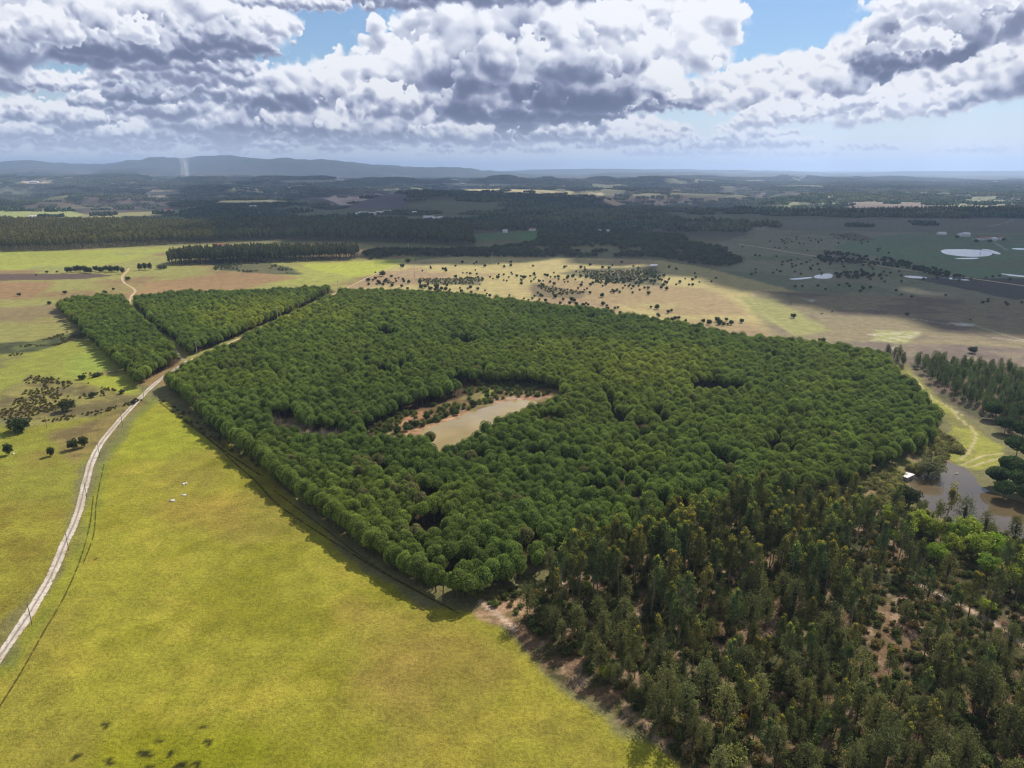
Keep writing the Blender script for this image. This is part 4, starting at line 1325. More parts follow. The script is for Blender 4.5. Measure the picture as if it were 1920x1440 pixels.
def cloud(pts, step, lump, label, seed, hole=0.36, base=1700.0):
    """A cumulus over the land; pts is the outline on the ground of the shade it throws."""
    r = np.random.default_rng(seed)
    off = np.array([math.sin(SUN_AZ), math.cos(SUN_AZ)]) * base / math.tan(SUN_EL)
    pts = np.array(pts)
    x0, y0 = pts.min(0); x1, y1 = pts.max(0)
    X, Y = jgrid(x0, x1, y0, y1, step, 0.25, r)
    k = in_poly(X, Y, [tuple(p) for p in pts])
    k &= fbm(X, Y, step * 9, 3, 0.5, seed) > hole
    X = X[k]; Y = Y[k]
    B = Build()
    for x, y in zip(X, Y):
        s = lump * (0.7 + 0.6 * r.random())
        B.blob((x + off[0], y + off[1], base + s * 0.35 + r.random() * s * 0.4), s, s, s * 0.55, (1, 1, 1), r, 0.12, 1)
    if not B.v: return
    o = B.obj('cloud', M_CLOUD, smooth=True)
    tag(o, label, 'cloud', kind='stuff')

g_ = lambda L: [tuple(G(*p)) for p in L]
cloud(g_([(430, 444), (560, 452), (670, 462), (745, 478), (880, 486), (1010, 484), (1180, 482), (1240, 491), (1300, 499), (1372, 520), (1425, 544), (1500, 552), (1640, 556), (1705, 574), (1790, 588), (1960, 590), (2300, 600),
          (2500, 420), (1900, 402), (1560, 404), (1440, 398), (1330, 384), (1180, 372), (900, 368), (700, 368), (560, 376), (450, 392), (300, 402), (420, 412), (400, 432)]), 62, 66, 'broad grey cloud that shades the middle of the plain', 31, 0.22)
cloud([(-2600, 3500), (-900, 3400), (-700, 3900), (-1500, 4300), (-2800, 4200)], 110, 115, 'cloud that shades the wooded hills on the west side', 32, 0.42, 2100)
cloud([(-1800, 5000), (1500, 4700), (2600, 5000), (2500, 6500), (0, 6500), (-3500, 6300)], 170, 180, 'cloud that shades the far wooded ridges', 33, 0.50, 2900)
cloud([(1700, 3900), (3600, 3900), (4400, 4700), (2000, 4500)], 120, 125, 'cloud that shades the valley beyond the eastern hills', 34, 0.36, 2300)
cloud([(-2600, 1900), (-1350, 1750), (-700, 1880), (-600, 2500), (-1300, 3000), (-2800, 2800)], 90, 92, 'cloud that shades the strip of woods beyond the pale fields', 36, 0.44, 1700)

# ==== the stone pine plantation ====
def tint_field(X, Y):
    t = np.ones((len(X), 3))
    px, py = proj(X, Y, 7)
    y = smooth01(fbm(X, Y, 55, 4, 0.55, 50), 0.50, 0.68)
    yz = np.exp(-((px - 600) / 200) ** 2 - ((py - 600) / 34) ** 2) + np.exp(-((px - 440) / 110) ** 2 - ((py - 585) / 28) ** 2) + 0.8 * np.exp(-((px - 1240) / 130) ** 2 - ((py - 690) / 45) ** 2) + 0.5 * np.exp(-((px - 1030) / 80) ** 2 - ((py - 640) / 26) ** 2)
    y = np.clip(y * 0.22 + yz * (0.35 + 0.9 * (rng.random(len(X)) < 0.5)), 0, 1.3)
    t += y[:, None] * np.array([0.62, 0.40, 0.05])
    blue = smooth01(fbm(X, Y, 80, 3, 0.5, 51), 0.5, 0.7)
    t *= 1 - blue[:, None] * np.array([0.16, 0.08, 0.0])
    t *= (0.82 + 0.36 * rng.random(len(X)))[:, None]
    dry = rng.random(len(X)) < np.where(in_poly(px, py, [(540, 850), (780, 850), (900, 960), (760, 1010), (600, 930)]), 0.10, 0.008)
    t[dry] = np.array([1.15, 0.85, 1.5])
    return t


X, Y = jgrid(-520, 330, 150, 800, 3.95, 0.17, rng, math.radians(28))
px, py = proj(X, Y, 5)
keep = in_poly(px, py, PLANT_MAIN) | in_poly(px, py, PLANT_A) | in_poly(px, py, PLANT_B)
pxg, pyg = proj(X, Y, 1.5); pxt, pyt = proj(X, Y, 6.8)
for c in CLEARINGS:
    keep &= ~(in_poly(pxg, pyg, c) | (in_poly(pxt, pyt, c) if c is CLEARINGS[0] else False))
tx = spline([G(*p) for p in [(352, 677), (440, 639), (540, 593), (632, 549)]], 4)
side = np.array([3.6 if (a - tx[0][0]) * (tx[-1][1] - tx[0][1]) - (b - tx[0][1]) * (tx[-1][0] - tx[0][0]) < 0 else 7.5 for a, b in zip(X, Y)])
keep &= np.array([np.min(np.hypot(tx[:, 0] - a, tx[:, 1] - b)) for a, b in zip(X, Y)]) > side
tx = spline([G(*p) for p in [(352, 677), (320, 648), (285, 617), (255, 588), (243, 570), (246, 556)]], 4)
keep &= np.array([np.min(np.hypot(tx[:, 0] - a, tx[:, 1] - b)) > 3.4 for a, b in zip(X, Y)])
tx = spline([G(*p) for p in [(268, 741), (300, 712), (330, 692), (352, 677)]], 4)
keep &= np.array([np.min(np.hypot(tx[:, 0] - a, tx[:, 1] - b)) > 5.5 for a, b in zip(X, Y)])
keep &= (rng.random(len(X)) > 0.035)
gapn = fbm(X, Y, 26, 3, 0.6, 52)
keep &= ~((gapn > 0.70) & (rng.random(len(X)) < 0.7))
X, Y = X[keep], Y[keep]
edge = spline([G(a, b, 4) for a, b in [(318, 716), (352, 742), (400, 790), (455, 832), (500, 868), (525, 893), (600, 948), (700, 1022), (800, 1080), (878, 1108)]], 2.6)
edge = edge + rng.normal(size=edge.shape) * 0.35
X = np.concatenate([X, edge[:, 0]]); Y = np.concatenate([Y, edge[:, 1]])
s = 0.88 + 0.27 * rng.random(len(X))
s[-len(edge):] *= 1.12
px, py = proj(X, Y, 5)
s *= 1 + 0.12 * (fbm(X, Y, 40, 2, 0.5, 53) - 0.5)
size = np.stack([s, s, s * (1.02 + 0.16 * rng.random(len(X)))], -1)
tint = tint_field(X, Y)


def stone_label(x, y, t, s_):
    px, py = proj(x, y, 5)
    d_ = float(np.min(np.hypot(edge[:, 0] - x, edge[:, 1] - y)))
    tone = 'yellowish' if t[0] > 1.35 else ('dark' if t[1] < 0.9 else ('bright' if t[1] > 1.12 else 'mid-green'))
    where = 'in the outermost row facing the yellow-green field' if d_ < 3 else ('just behind the row facing the yellow-green field' if d_ < 11 else ('in the plantation corner next to the eucalyptus wood' if px > 930 else 'well inside the near corner of the plantation'))
    return ('large ' if s_[0] > 1.08 else '') + tone + ' round-crowned stone pine ' + where


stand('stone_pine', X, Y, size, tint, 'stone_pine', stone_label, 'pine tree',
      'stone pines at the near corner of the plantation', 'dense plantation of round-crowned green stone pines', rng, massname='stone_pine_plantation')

# ==== mixed wood of eucalyptus and pines ====
EUC = [(1020, 1135), (1100, 1095), (1180, 1062), (1300, 1020), (1420, 1000), (1520, 975), (1600, 972), (1640, 990), (1720, 1040), (1830, 1080), (2500, 1220), (2500, 1360), (1760, 1190), (1560, 1140), (1400, 1120), (1260, 1110), (1160, 1120), (1080, 1150)]
X, Y = jgrid(-30, 400, 70, 300, 3.5, 0.3, rng, 0.6)
px, py = proj(X, Y, 0)
inm = in_poly(px, py, MIXED)
e_band = in_poly(px, py, EUC)
pw = 0.9 * (fbm(X, Y, 14, 3, 0.6, 60) > 0.42)
pe = np.where(e_band, pw, 0.10 + 0.5 * (fbm(X, Y, 20, 3, 0.6, 61) > 0.62))
opening = (in_poly(px, py, [(905, 1128), (960, 1108), (1050, 1080), (1100, 1085), (1020, 1118), (985, 1160), (940, 1160)])
           | (seg_dist(px, py, [(1725, 1098), (1790, 1130), (1860, 1165), (1930, 1215)], False) < 9) | (seg_dist(px, py, [(1640, 1180), (1700, 1260)], False) < 14)
           | in_poly(px, py, [(1560, 925), (1640, 935), (1700, 985), (1660, 1005), (1600, 980)]))
ke = inm & ~opening & (rng.random(len(X)) < pe * np.where((px > 1600) & (py < 1200), 0.12, 0.72)) & (py < 1435)
EX, EY = X[ke], Y[ke]
lime = in_poly(px, py, [(1640, 985), (1720, 985), (1800, 1010), (1990, 1050), (1990, 1190), (1880, 1160), (1750, 1120), (1670, 1060)])
kp = inm & ~opening & ~ke & (rng.random(len(X)) < np.where(lime, np.where(py > 1090, 0.25, 0.05), np.where(e_band, 0.16, np.where(px > 1450, 0.42, 0.58))) * (0.55 + 0.75 * (fbm(X, Y, 12, 3, 0.6, 62) > 0.46)))
QX_, QY_ = X[kp], Y[kp]
s = 0.85 + 0.4 * rng.random(len(EX)); q = proj(EX, EY, 0)[1]
s *= np.where(q > 1200, 0.72, 1.08)
t = np.ones((len(EX), 3)) * (0.75 + 0.5 * rng.random(len(EX)))[:, None] * np.array([1.0, 1.0, 1.0]) * (1 + (rng.random(len(EX))[:, None] - 0.5) * np.array([0.5, 0.1, -0.1]))
def euc_label(x, y, t, s_):
    px, py = proj(x, y, 0)
    tone = 'bronze-green' if t[0] > t[1] * 1.08 else ('pale green' if t[1] > 1.1 else 'olive-green')
    where = 'along the edge of the pine plantation' if (py < 1085 and px < 1480) else ('in the dense stand near the brown pond' if (py < 1085) else ('among young pines at the field side' if px < 1420 else ('beside the pale forest path' if px > 1680 and py < 1260 else 'among young pines in the lower wood')))
    return ('tall ' if s_[0] > 1.05 else 'slender ') + tone + ' eucalyptus with golden tips ' + where


def pine_label(x, y, t, s_):
    px, py = proj(x, y, 0)
    tone = 'grey-green' if t[1] > 1.25 else ('dark green' if t[1] < 1.0 else 'green')
    where = 'close to the edge of the yellow-green field' if px < 1180 + (py - 1200) * 0.6 else ('in the shade of the eucalyptus stand' if py < 1180 else ('in the lower corner of the wood' if px > 1650 and py > 1300 else 'in the middle of the mixed wood'))
    return ('small ' if s_[0] < 0.7 else ('big ' if s_[0] > 1.1 else '')) + tone + ' feathery young pine ' + where


stand('eucalyptus', EX, EY, np.stack([s, s, s], -1), t, 'eucalyptus_tree', euc_label, 'eucalyptus',
      'eucalyptus trees of the mixed wood', 'further eucalyptus trees of the mixed wood', rng)
s = 0.42 + 1.08 * rng.random(len(QX_)) ** 1.7
t = np.ones((len(QX_), 3)) * (0.8 + 0.6 * rng.random(len(QX_)))[:, None] * (1 + (rng.random(len(QX_))[:, None]) * np.array([0.35, 0.2, 0.1]))
stand('pine', QX_, QY_, np.stack([s, s, s * (0.9 + 0.2 * rng.random(len(s)))], -1), t, 'young_pine', pine_label, 'pine tree',
      'young pines of the mixed wood', 'further young pines of the mixed wood', rng)
# undergrowth
X, Y = jgrid(-30, 400, 60, 320, 1.9, 0.35, rng, 0.2)
px, py = proj(X, Y, 0)
k = in_poly(px, py, MIXED) & (seg_dist(px, py, [(1725, 1098), (1790, 1130), (1860, 1165), (1930, 1215)], False) > 8) & (rng.random(len(X)) < 0.40 + 0.55 * (fbm(X, Y, 7, 3, 0.6, 63) > 0.52)) 
X, Y = X[k], Y[k]
s = 0.5 + 1.1 * rng.random(len(X))
t = (0.5 + 0.9 * rng.random((len(X), 1))) * np.where(rng.random((len(X), 1)) < 0.3, np.array([1.5, 1.15, 1.0]), np.array([0.85, 1.05, 0.7]))
gp = rng.random(len(X)) < 0.0025
t[gp] = (4.5, 2.9, 0.4)
mass('undergrowth', 'shrub', np.stack([X, Y, 0 * X], -1), np.stack([s, s, s], -1), t, 'brown and green scrub on the floor of the mixed wood', 'undergrowth', rng)

# ==== belts of tall trees beyond the meadows ====
def belt(polys, name, label, kind='tall_far_tree', s=5.2, z0=0, hs=1.0, tint=(1, 1, 1), jit=0.25, keepp=1.0, seed=70, clump=None):
    gx = np.array([G(*p) for q in polys for p in q])
    X, Y = jgrid(gx[:, 0].min(), gx[:, 0].max(), gx[:, 1].min(), gx[:, 1].max(), s, jit, rng, 0.3)
    px, py = proj(X, Y, z0)
    px = px + (fbm(X, Y, 60, 3, 0.5, seed) - 0.5) * 10; py = py + (fbm(X, Y, 60, 3, 0.5, seed + 1) - 0.5) * 3
    k = np.zeros(len(X), bool)
    for q in polys: k |= in_poly(px, py, q)
    k &= rng.random(len(X)) < keepp
    if clump: k &= fbm(X, Y, clump[0], 3, 0.6, seed + 2) > clump[1]
    X, Y = X[k], Y[k]
    sc = hs * (0.8 + 0.4 * rng.random(len(X)))
    tt = np.array(tint) * (0.7 + 0.6 * rng.random((len(X), 1))) * (0.8 + 0.4 * fbm(X, Y, 50, 2, 0.5, 9)[:, None])
    print(name, len(X))
    return mass(name, kind, np.stack([X, Y, height(X, Y)], -1), np.stack([sc * 0.95, sc * 0.95, sc], -1), tt, label, 'woodland', rng)


belt([[(-200, 474), (0, 472), (130, 468), (400, 455), (410, 447), (400, 430), (250, 424), (-200, 424)]], 'eucalyptus_wood', 'long wall of tall eucalyptus behind the pale green field', s=6.2, hs=1.15, tint=(2.0, 1.7, 1.2), seed=71)
belt([[(405, 455), (520, 451), (640, 454), (760, 456), (890, 466), (880, 430), (700, 424), (500, 422), (400, 424)]], 'dark_wood', 'dark shaded wood behind the block of tall trees', s=6.4, hs=1.1, tint=(1.2, 1.25, 1.2), seed=72)
belt([[(318, 501), (330, 497), (420, 495), (520, 491), (600, 489), (668, 487), (672, 480), (600, 480), (470, 481), (345, 487), (322, 492)]], 'tall_wood', 'dense dark block of tall trees between the two meadows', s=3.9, hs=1.05, tint=(1.1, 1.05, 1.0), seed=73)
belt([[(690, 488), (760, 480), (900, 482), (1100, 483), (1230, 482), (1290, 495), (1370, 500), (1392, 490), (1350, 462), (1290, 455), (1280, 442), (1010, 430), (1010, 445), (1000, 456), (900, 468), (700, 470), (680, 478)]], 'mixed_wood', 'dark shaded wood along the far edge of the golden meadow', kind='dark_tree', s=7.5, hs=1.25, tint=(1.1, 1.15, 1.1), clump=(60, 0.33), seed=74)
belt([[(1530, 482), (1560, 474), (1640, 480), (1700, 492), (1750, 505), (1800, 520), (1760, 520), (1700, 505), (1620, 496), (1540, 492)], [(1565, 515), (1650, 508), (1660, 520), (1600, 524), (1566, 522)]], 'thicket', 'dark thicket along the straight sandy road', kind='dark_tree', s=7.5, hs=0.85, tint=(0.8, 0.9, 0.9), clump=(40, 0.36), seed=75)
belt([[(1400, 440), (1600, 440), (1720, 500), (1960, 520), (1960, 590), (1700, 560), (1500, 545), (1410, 520), (1380, 470)]], 'heath_bushes', 'bushes scattered thinly over the shaded heath', kind='bush', s=15, hs=1.0, keepp=0.5, clump=(70, 0.50), seed=76)
belt([[(1500, 406), (1560, 404), (1700, 405), (1700, 400), (1560, 399), (1480, 401)], [(1640, 404), (1760, 402), (2000, 404), (2000, 397), (1760, 395), (1660, 399)]], 'tree_line', 'line of tall trees at the foot of the eastern hills', s=11, hs=1.0, seed=77)
belt([[(1712, 684), (1760, 682), (1850, 692), (2300, 760), (2300, 900), (1905, 820), (1880, 792), (1830, 768), (1790, 745), (1745, 715)]], 'young_pine_wood', 'grey-green stand of young pines beyond the grassy strip', kind='pine', s=4.6, hs=0.95, tint=(0.85, 1.0, 1.05), seed=78)
belt([[(1660, 664), (1690, 672), (1706, 686), (1690, 694), (1668, 680)]], 'corner_pines', 'small group of dark pines at the far corner of the plantation', kind='pine', s=4.5, hs=1.0, tint=(0.9, 0.9, 1.0), seed=79)
belt([[(1690, 825), (1760, 812), (1790, 828), (1815, 850), (1790, 870), (1745, 862), (1700, 850)], [(1570, 905), (1640, 882), (1720, 872), (1735, 885), (1700, 900), (1690, 930), (1720, 965), (1640, 950), (1580, 925)]], 'bank_scrub', 'grey-green scrub between the plantation and the brown pond', kind='shrub', s=2.4, hs=1.7, tint=(1.8, 1.7, 1.5), clump=(9, 0.42), seed=80)
belt([[(1740, 960), (1800, 990), (1870, 1006), (1990, 1030), (1990, 1060), (1880, 1030), (1790, 1010), (1720, 980)]], 'shore_scrub', 'dark scrub along the near shore of the brown pond', kind='bush', s=3.0, hs=1.0, tint=(1.6, 1.5, 1.2), keepp=0.7, seed=81)
belt([[(672, 812), (745, 772), (835, 748), (878, 730), (903, 716), (1010, 720), (1050, 733), (1010, 746), (960, 746), (900, 762), (850, 780), (800, 800), (750, 812), (700, 822)]], 'pond_scrub', 'low scrub on the banks of the tan pond', kind='shrub', s=3.4, hs=1.5, tint=(0.9, 1.1, 0.7), clump=(10, 0.54), seed=82)
belt([[(15, 735), (60, 705), (140, 712), (240, 738), (270, 752), (160, 785), (60, 795), (-30, 780)], [(-100, 668), (60, 645), (140, 618), (160, 632), (60, 662), (-100, 690)], [(145, 690), (205, 688), (210, 700), (150, 704)]], 'heath', 'low brown heather patches on the rough pasture', kind='shrub', s=1.7, hs=0.72, tint=(1.1, 0.95, 0.75), clump=(18, 0.50), keepp=0.6, seed=83)
belt([[(395, 486), (480, 487), (570, 512), (470, 512), (400, 506)], [(780, 522), (905, 520), (905, 534), (800, 534)], [(1080, 508), (1230, 505), (1230, 530), (1120, 532)], [(1000, 534), (1100, 548), (1040, 556)]], 'meadow_scrub', 'grey-green scrub patches in the golden meadow', kind='shrub', s=4.6, hs=1.2, tint=(1.0, 1.0, 0.9), clump=(30, 0.44), seed=84)
belt([[(300, 748), (352, 792), (430, 848), (500, 885), (525, 905), (600, 962), (700, 1035), (800, 1095), (890, 1125), (880, 1100), (800, 1070), (700, 1010), (525, 890), (400, 790)]], 'edge_scrub', 'low scrub under the edge of the plantation by the field', kind='shrub', s=3.0, hs=1.1, tint=(1.3, 1.2, 1.0), keepp=0.45, seed=85)

# far wooded hills
ang = np.radians(40)
n = 75000
yy = np.sqrt(rng.random(n) * (8200 ** 2 - 1450 ** 2) + 1450 ** 2)
xx = (rng.random(n) * 2 - 1) * 1.05 * yy
px, py = proj(xx, yy, height(xx, yy))
d = fbm(xx, yy, 420, 4, 0.55, 12); b = fbm(xx, yy, 700, 5, 0.6, 11)
dens = 0.95 * (1 - smooth01(d, 0.655, 0.69)) * (1 - 0.6 * smooth01(b, 0.54, 0.64))
for q in [[(-300, 396), (110, 389), (380, 388), (340, 406), (250, 416), (0, 418), (-300, 416)], [(30, 338), (110, 338), (110, 346), (30, 346)], [(520, 336), (650, 335), (650, 343), (520, 343)], [(860, 352), (1150, 359), (1150, 369), (860, 362)],
          [(830, 342), (990, 344), (990, 350), (830, 350)], [(262, 374), (280, 354), (345, 356), (345, 368)], [(860, 434), (1010, 430), (1010, 454), (860, 454)], [(1400, 408), (2500, 408), (2500, 600), (1400, 600)], [(560, 372), (700, 362), (780, 366), (760, 388), (620, 390)],
          [(1590, 378), (1740, 380), (1740, 398), (1560, 396)], [(400, 462), (660, 450), (660, 470), (300, 475)], [(1240, 482), (1420, 450), (1420, 560)], [(640, 398), (720, 398), (720, 408), (640, 408)], [(780, 406), (850, 406), (850, 414), (780, 414)], [(1560, 404), (1440, 398), (1500, 395), (1700, 400)]]:
    dens = np.where(in_poly(px, py, q), 0.03, dens)
for q in [[(1395, 402), (1430, 368), (1520, 360), (1800, 362), (1990, 378), (1990, 404), (1640, 400)], [(390, 378), (420, 342), (560, 338), (580, 360), (520, 380)], [(-300, 352), (40, 338), (240, 336), (300, 352), (200, 362), (-300, 372)], [(640, 345), (900, 343), (1130, 350), (1300, 372), (1130, 366), (860, 356), (640, 360)]]:
    dens = np.where(in_poly(px, py, q), dens * 0.55, dens)
k = rng.random(n) < dens
xx, yy = xx[k], yy[k]
nf = 0.75 + 0.7 * fbm(xx, yy, 260, 4, 0.6, 90)
hue = smooth01(fbm(xx, yy, 350, 4, 0.6, 91), 0.42, 0.62)[:, None]
tt = nf[:, None] * (np.array([0.75, 0.95, 0.9]) * (1 - hue) + np.array([1.7, 1.35, 1.1]) * hue)
px, py = proj(xx, yy, height(xx, yy))
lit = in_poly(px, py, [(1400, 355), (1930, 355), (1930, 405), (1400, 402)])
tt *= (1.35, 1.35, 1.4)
tt[lit] *= (1.8, 1.75, 1.5)  # sunlight on the eastern slopes put into the leaf tint
s = 0.85 + 0.4 * rng.random(len(xx))
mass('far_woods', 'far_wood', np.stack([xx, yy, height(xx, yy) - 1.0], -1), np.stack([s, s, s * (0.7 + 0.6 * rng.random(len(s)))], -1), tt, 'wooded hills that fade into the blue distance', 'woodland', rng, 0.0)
print('far', len(xx))

# ==== single trees that stand apart ====
def at(px, py): return G(px, py)


def lone(name, kind, px, py, size, label, cat, tint=(1, 1, 1), group=None, which=None):
    x, y = G(px, py)
    return single(name, kind, x, y, 0.0, size, tint, label, cat, rng, group, which)


lone('round_tree', 'dark_tree', 38, 808, (2.5, 2.0, 1.5), 'large low dark tree spreading at the edge of the rough pasture', 'tree', (0.8, 0.95, 0.8))
lone('pine_tree', 'dark_tree', 17, 853, (0.75, 0.75, 1.25), 'short dark tree with a white stone at its foot', 'tree')
lone('small_tree', 'bush', 96, 855, (1.0, 1.0, 1.6), 'small lone tree left of the pair near the road', 'tree')
lone('leaning_tree', 'dark_tree', 137, 843, (0.95, 0.85, 1.1), 'darker bushy tree of the pair beside the gravel road', 'tree')
lone('leaning_tree', 'dark_tree', 158, 838, (0.8, 0.8, 1.2), 'taller open-crowned tree of the pair beside the gravel road', 'tree', (1.3, 1.2, 1.0))
lone('olive_tree', 'dark_tree', 128, 770, (1.6, 1.5, 1.45), 'broad grey-green tree on the brown heath', 'tree', (1.4, 1.3, 1.2))
lone('bush', 'bush', 174, 745, (1.3, 1.3, 1.1), 'round green bush between heath and gravel road', 'bush')
lone('bush', 'bush', 154, 711, (1.7, 1.3, 1.0), 'dark bush west of the long one by the bright grass', 'bush')
lone('bush', 'bush', 182, 706, (2.6, 1.3, 0.85), 'long dark bush beside the bright grass patch', 'bush')
lone('bush', 'bush', 250, 758, (1.0, 1.0, 0.9), 'dark bush on the verge near the top of the field', 'bush')
lone('bush', 'bush', 229, 738, (1.1, 1.0, 0.8), 'small dark bush by the roadside pole', 'bush')
for px, py, s_, lb in [(36, 555, 0.75, 'small round tree standing alone farthest west in the dry pasture'), (122, 551, 0.8, 'small flat-topped tree in the pale pasture north of the pines'), (197, 551, 0.85, 'bent grey tree near the winding sandy track'),
                       (213, 544, 0.6, 'small tree close above the bent grey one'), (93, 571, 0.75, 'dark tree at the western tip of the pine block'), (240, 526, 1.1, 'grey spreading tree beside the bend of the sandy track'),
                       (88, 512, 0.7, 'round bush above the brown strip of heath'), (107, 511, 0.5, 'smaller round bush beside the grove above the brown strip'), (68, 517, 0.45, 'tiny bush at the end of the brown strip'),
                       (1540, 644, 1.0, 'round tree standing just behind the far edge of the plantation'), (1823, 662, 1.1, 'lone round tree on the brown heath beyond the young pines'), (1700, 592, 0.7, 'small dark tree below the edge of the cloud shadow'),
                       (1487, 596, 0.9, 'grey bushy tree on the pale heath near the power pole'), (690, 528, 1.0, 'round tree at the end of the bright green meadow'), (704, 524, 0.8, 'slim tree beside the round one at the meadow end'),
                       (717, 518, 1.5, 'bushy dark trees where the sandy track meets the scrub'), (754, 502, 1.2, 'dark tree at the top of the golden meadow'), (765, 493, 1.4, 'grey-green tree by the shaded wood')]:
    lone('small_tree', 'dark_tree', px, py, (s_, s_, s_ * 0.95), lb, 'tree')
# grove above the brown strip, and the clump at the end of the tall wood
gl = 'dark tall tree of the narrow grove above the brown strip'
for k in range(17):
    px = 128 + k * 6.3 + rng.normal() * 1.5
    lone('grove_tree', 'dark_tree', px, 511 + rng.normal() * 1.3 - 1.5 * (k > 9), (1.0 + 0.3 * rng.random(), 1.0, 1.45 + 0.4 * rng.random()), gl, 'tree', (0.75, 0.8, 0.85), 'trees of the narrow grove')
for px, py, lb in [(263, 507, 'tall dark pine in front of the clump beyond the track bend'), (272, 506, 'middle tree of the dark clump beyond the track bend'), (281, 506, 'tallest dark tree of the clump by the pale shrubs')]:
    lone('grove_tree', 'dark_tree', px, py, (1.1, 1.1, 2.0), lb, 'tree', (0.8, 0.85, 0.9))
for px, py, lb in [(300, 505, 'pale grey-green tree at the end of the tall wood'), (309, 504, 'second pale tree touching the tall dark wood')]:
    lone('grove_tree', 'willow', px, py, (1.2, 1.2, 1.4), lb, 'tree', (0.6, 0.7, 0.8))
# round bushes of the golden meadow
lines = [([(695, 542), (740, 525), (800, 540), (860, 548), (960, 558), (1040, 565), (1110, 580)], 60, 9, 5), ([(700, 530), (760, 535), (830, 545)], 26, 12, 6), ([(790, 505), (880, 500), (960, 496)], 16, 24, 8),
         ([(860, 520), (900, 517), (960, 520), (1010, 523), (1060, 524)], 46, 20, 6), ([(1060, 515), (1120, 525), (1180, 532), (1240, 528)], 64, 26, 8), ([(1180, 520), (1260, 525), (1330, 530)], 30, 26, 8),
         ([(1100, 545), (1160, 548), (1220, 542)], 14, 22, 5), ([(1280, 590), (1230, 583), (1290, 608), (1380, 608)], 12, 12, 5), ([(1130, 578), (1160, 584), (1120, 575)], 7, 8, 4),
         ([(1235, 592), (1260, 600), (1300, 606), (1345, 610), (1372, 612)], 10, 4, 2), ([(960, 505), (1100, 500), (1240, 505)], 26, 50, 6), ([(1330, 520), (1410, 575), (1408, 572)], 8, 12, 10)]
pts = []
for L, n_, sx, sy in lines:
    c = spline(L, 3)
    tries = 0
    while n_ > 0 and tries < 4000:
        tries += 1
        q = c[rng.integers(len(c))] + np.array([rng.normal() * sx, rng.normal() * sy])
        if q[0] < 685 or in_poly(np.array([q[0]]), np.array([q[1] - 1.5]), PLANT_MAIN)[0]: continue
        g = G(*q)
        if any(np.hypot(*(g - p)) < 3.2 for p in pts): continue
        pts.append(g); n_ -= 1
pts = pts[:298]
for g in pts:
    s_ = 0.62 + 0.75 * rng.random() ** 1.4
    single('meadow_bush', 'bush', g[0], g[1], 0.0, (s_ * 1.05, s_ * 1.05, s_ * 1.15), (0.75, 0.95, 0.95), 'round dark green bush dotted over the dry golden meadow', 'bush', rng, 'round bushes of the golden meadow')
# around the ponds
lone('willow_tree', 'willow', 1740, 893, (2.1, 1.9, 2.1), 'round grey-green willow overhanging the brown pond', 'willow')
lone('shore_pine', 'pine', 1804, 990, (1.5, 1.5, 1.3), 'tall dark pine standing alone on the near shore of the brown pond', 'pine tree', (0.9, 0.9, 1.0))
lone('shore_tree', 'dark_tree', 1703, 950, (1.6, 1.4, 1.8), 'dark bushy tree in front of the white-roofed shed', 'tree', (0.9, 0.9, 0.8))
lone('willow_tree', 'willow', 1728, 955, (0.75, 0.75, 1.0), 'pale yellow-green willow beside the dark bushy tree', 'willow', (1.2, 1.25, 1.0))
lone('willow_tree', 'willow', 1856, 995, (0.9, 0.9, 0.75), 'pale low willow on the near shore of the brown pond', 'willow', (1.1, 1.1, 1.1))
lone('shore_tree', 'pine', 1758, 975, (0.8, 0.8, 0.8), 'slim small pine between willow and tall shore pine', 'pine tree')
for px, py, s_, lb in [(1883, 812, 0.95, 'umbrella-shaped stone pine standing in a patch of sun'), (1860, 786, 1.0, 'dark stone pine behind the umbrella-shaped one'), (1912, 790, 1.0, 'stone pine at the picture edge behind the umbrella-shaped one'), (1915, 826, 1.0, 'stone pine at the picture edge above the pond trees'),
                       (1905, 856, 1.05, 'dark stone pine at the end of the grassy strip'), (1930, 868, 1.1, 'stone pine half out of view above the pond'), (1868, 912, 0.9, 'dark stone pine leaning over the pond inlet'), (1893, 900, 1.1, 'broad stone pine with bare ground at its foot'),
                       (1915, 925, 1.1, 'dark stone pine on the shaded pond bank'), (1935, 905, 1.1, 'stone pine behind the shaded pond bank'), (1880, 935, 0.8, 'low dark stone pine at the water edge'), (1925, 946, 0.9, 'lowest dark stone pine beside the brown reflection')]:
    lone('stone_pine', 'big_stone_pine', px, py, s_, lb, 'pine tree', (0.85, 0.9, 0.9))
lk = 'bright yellow-green leafy tree between the wood and the brown pond'
for px, py, s_, sz in [(1668, 985, 0.8, 0.8), (1720, 1000, 0.95, 0.9), (1700, 1012, 0.7, 0.7), (1748, 1010, 0.8, 0.8), (1790, 1022, 1.0, 0.9), (1812, 1018, 1.1, 1.0), (1780, 1045, 0.9, 0.9), (1830, 1050, 1.1, 1.0), (1860, 1052, 1.0, 1.0), (1890, 1066, 1.0, 0.9), (1915, 1080, 1.1, 1.0), (1850, 1082, 0.9, 0.8), (1905, 1110, 1.0, 0.9), (1755, 1060, 0.8, 0.8), (1675, 1022, 0.6, 0.6)]:
    lone('bright_tree', 'bright_tree', px, py, (s_ * 1.4, s_ * 1.4, sz * 1.5), lk, 'tree', (1 - 0.25 * rng.random(), 1 - 0.1 * rng.random(), 1), 'bright leafy trees by the brown pond')
lone('bright_tree', 'bright_tree', 1136, 1276, (0.75, 0.75, 0.75), 'small yellow-green tree at the field edge among dark pines', 'tree', (1.1, 1.0, 1))
lone('bright_tree', 'willow', 1372, 1432, (1.15, 1.15, 1.05), 'pale yellow-green tree at the bottom corner of the field', 'tree', (1.3, 1.35, 0.8))
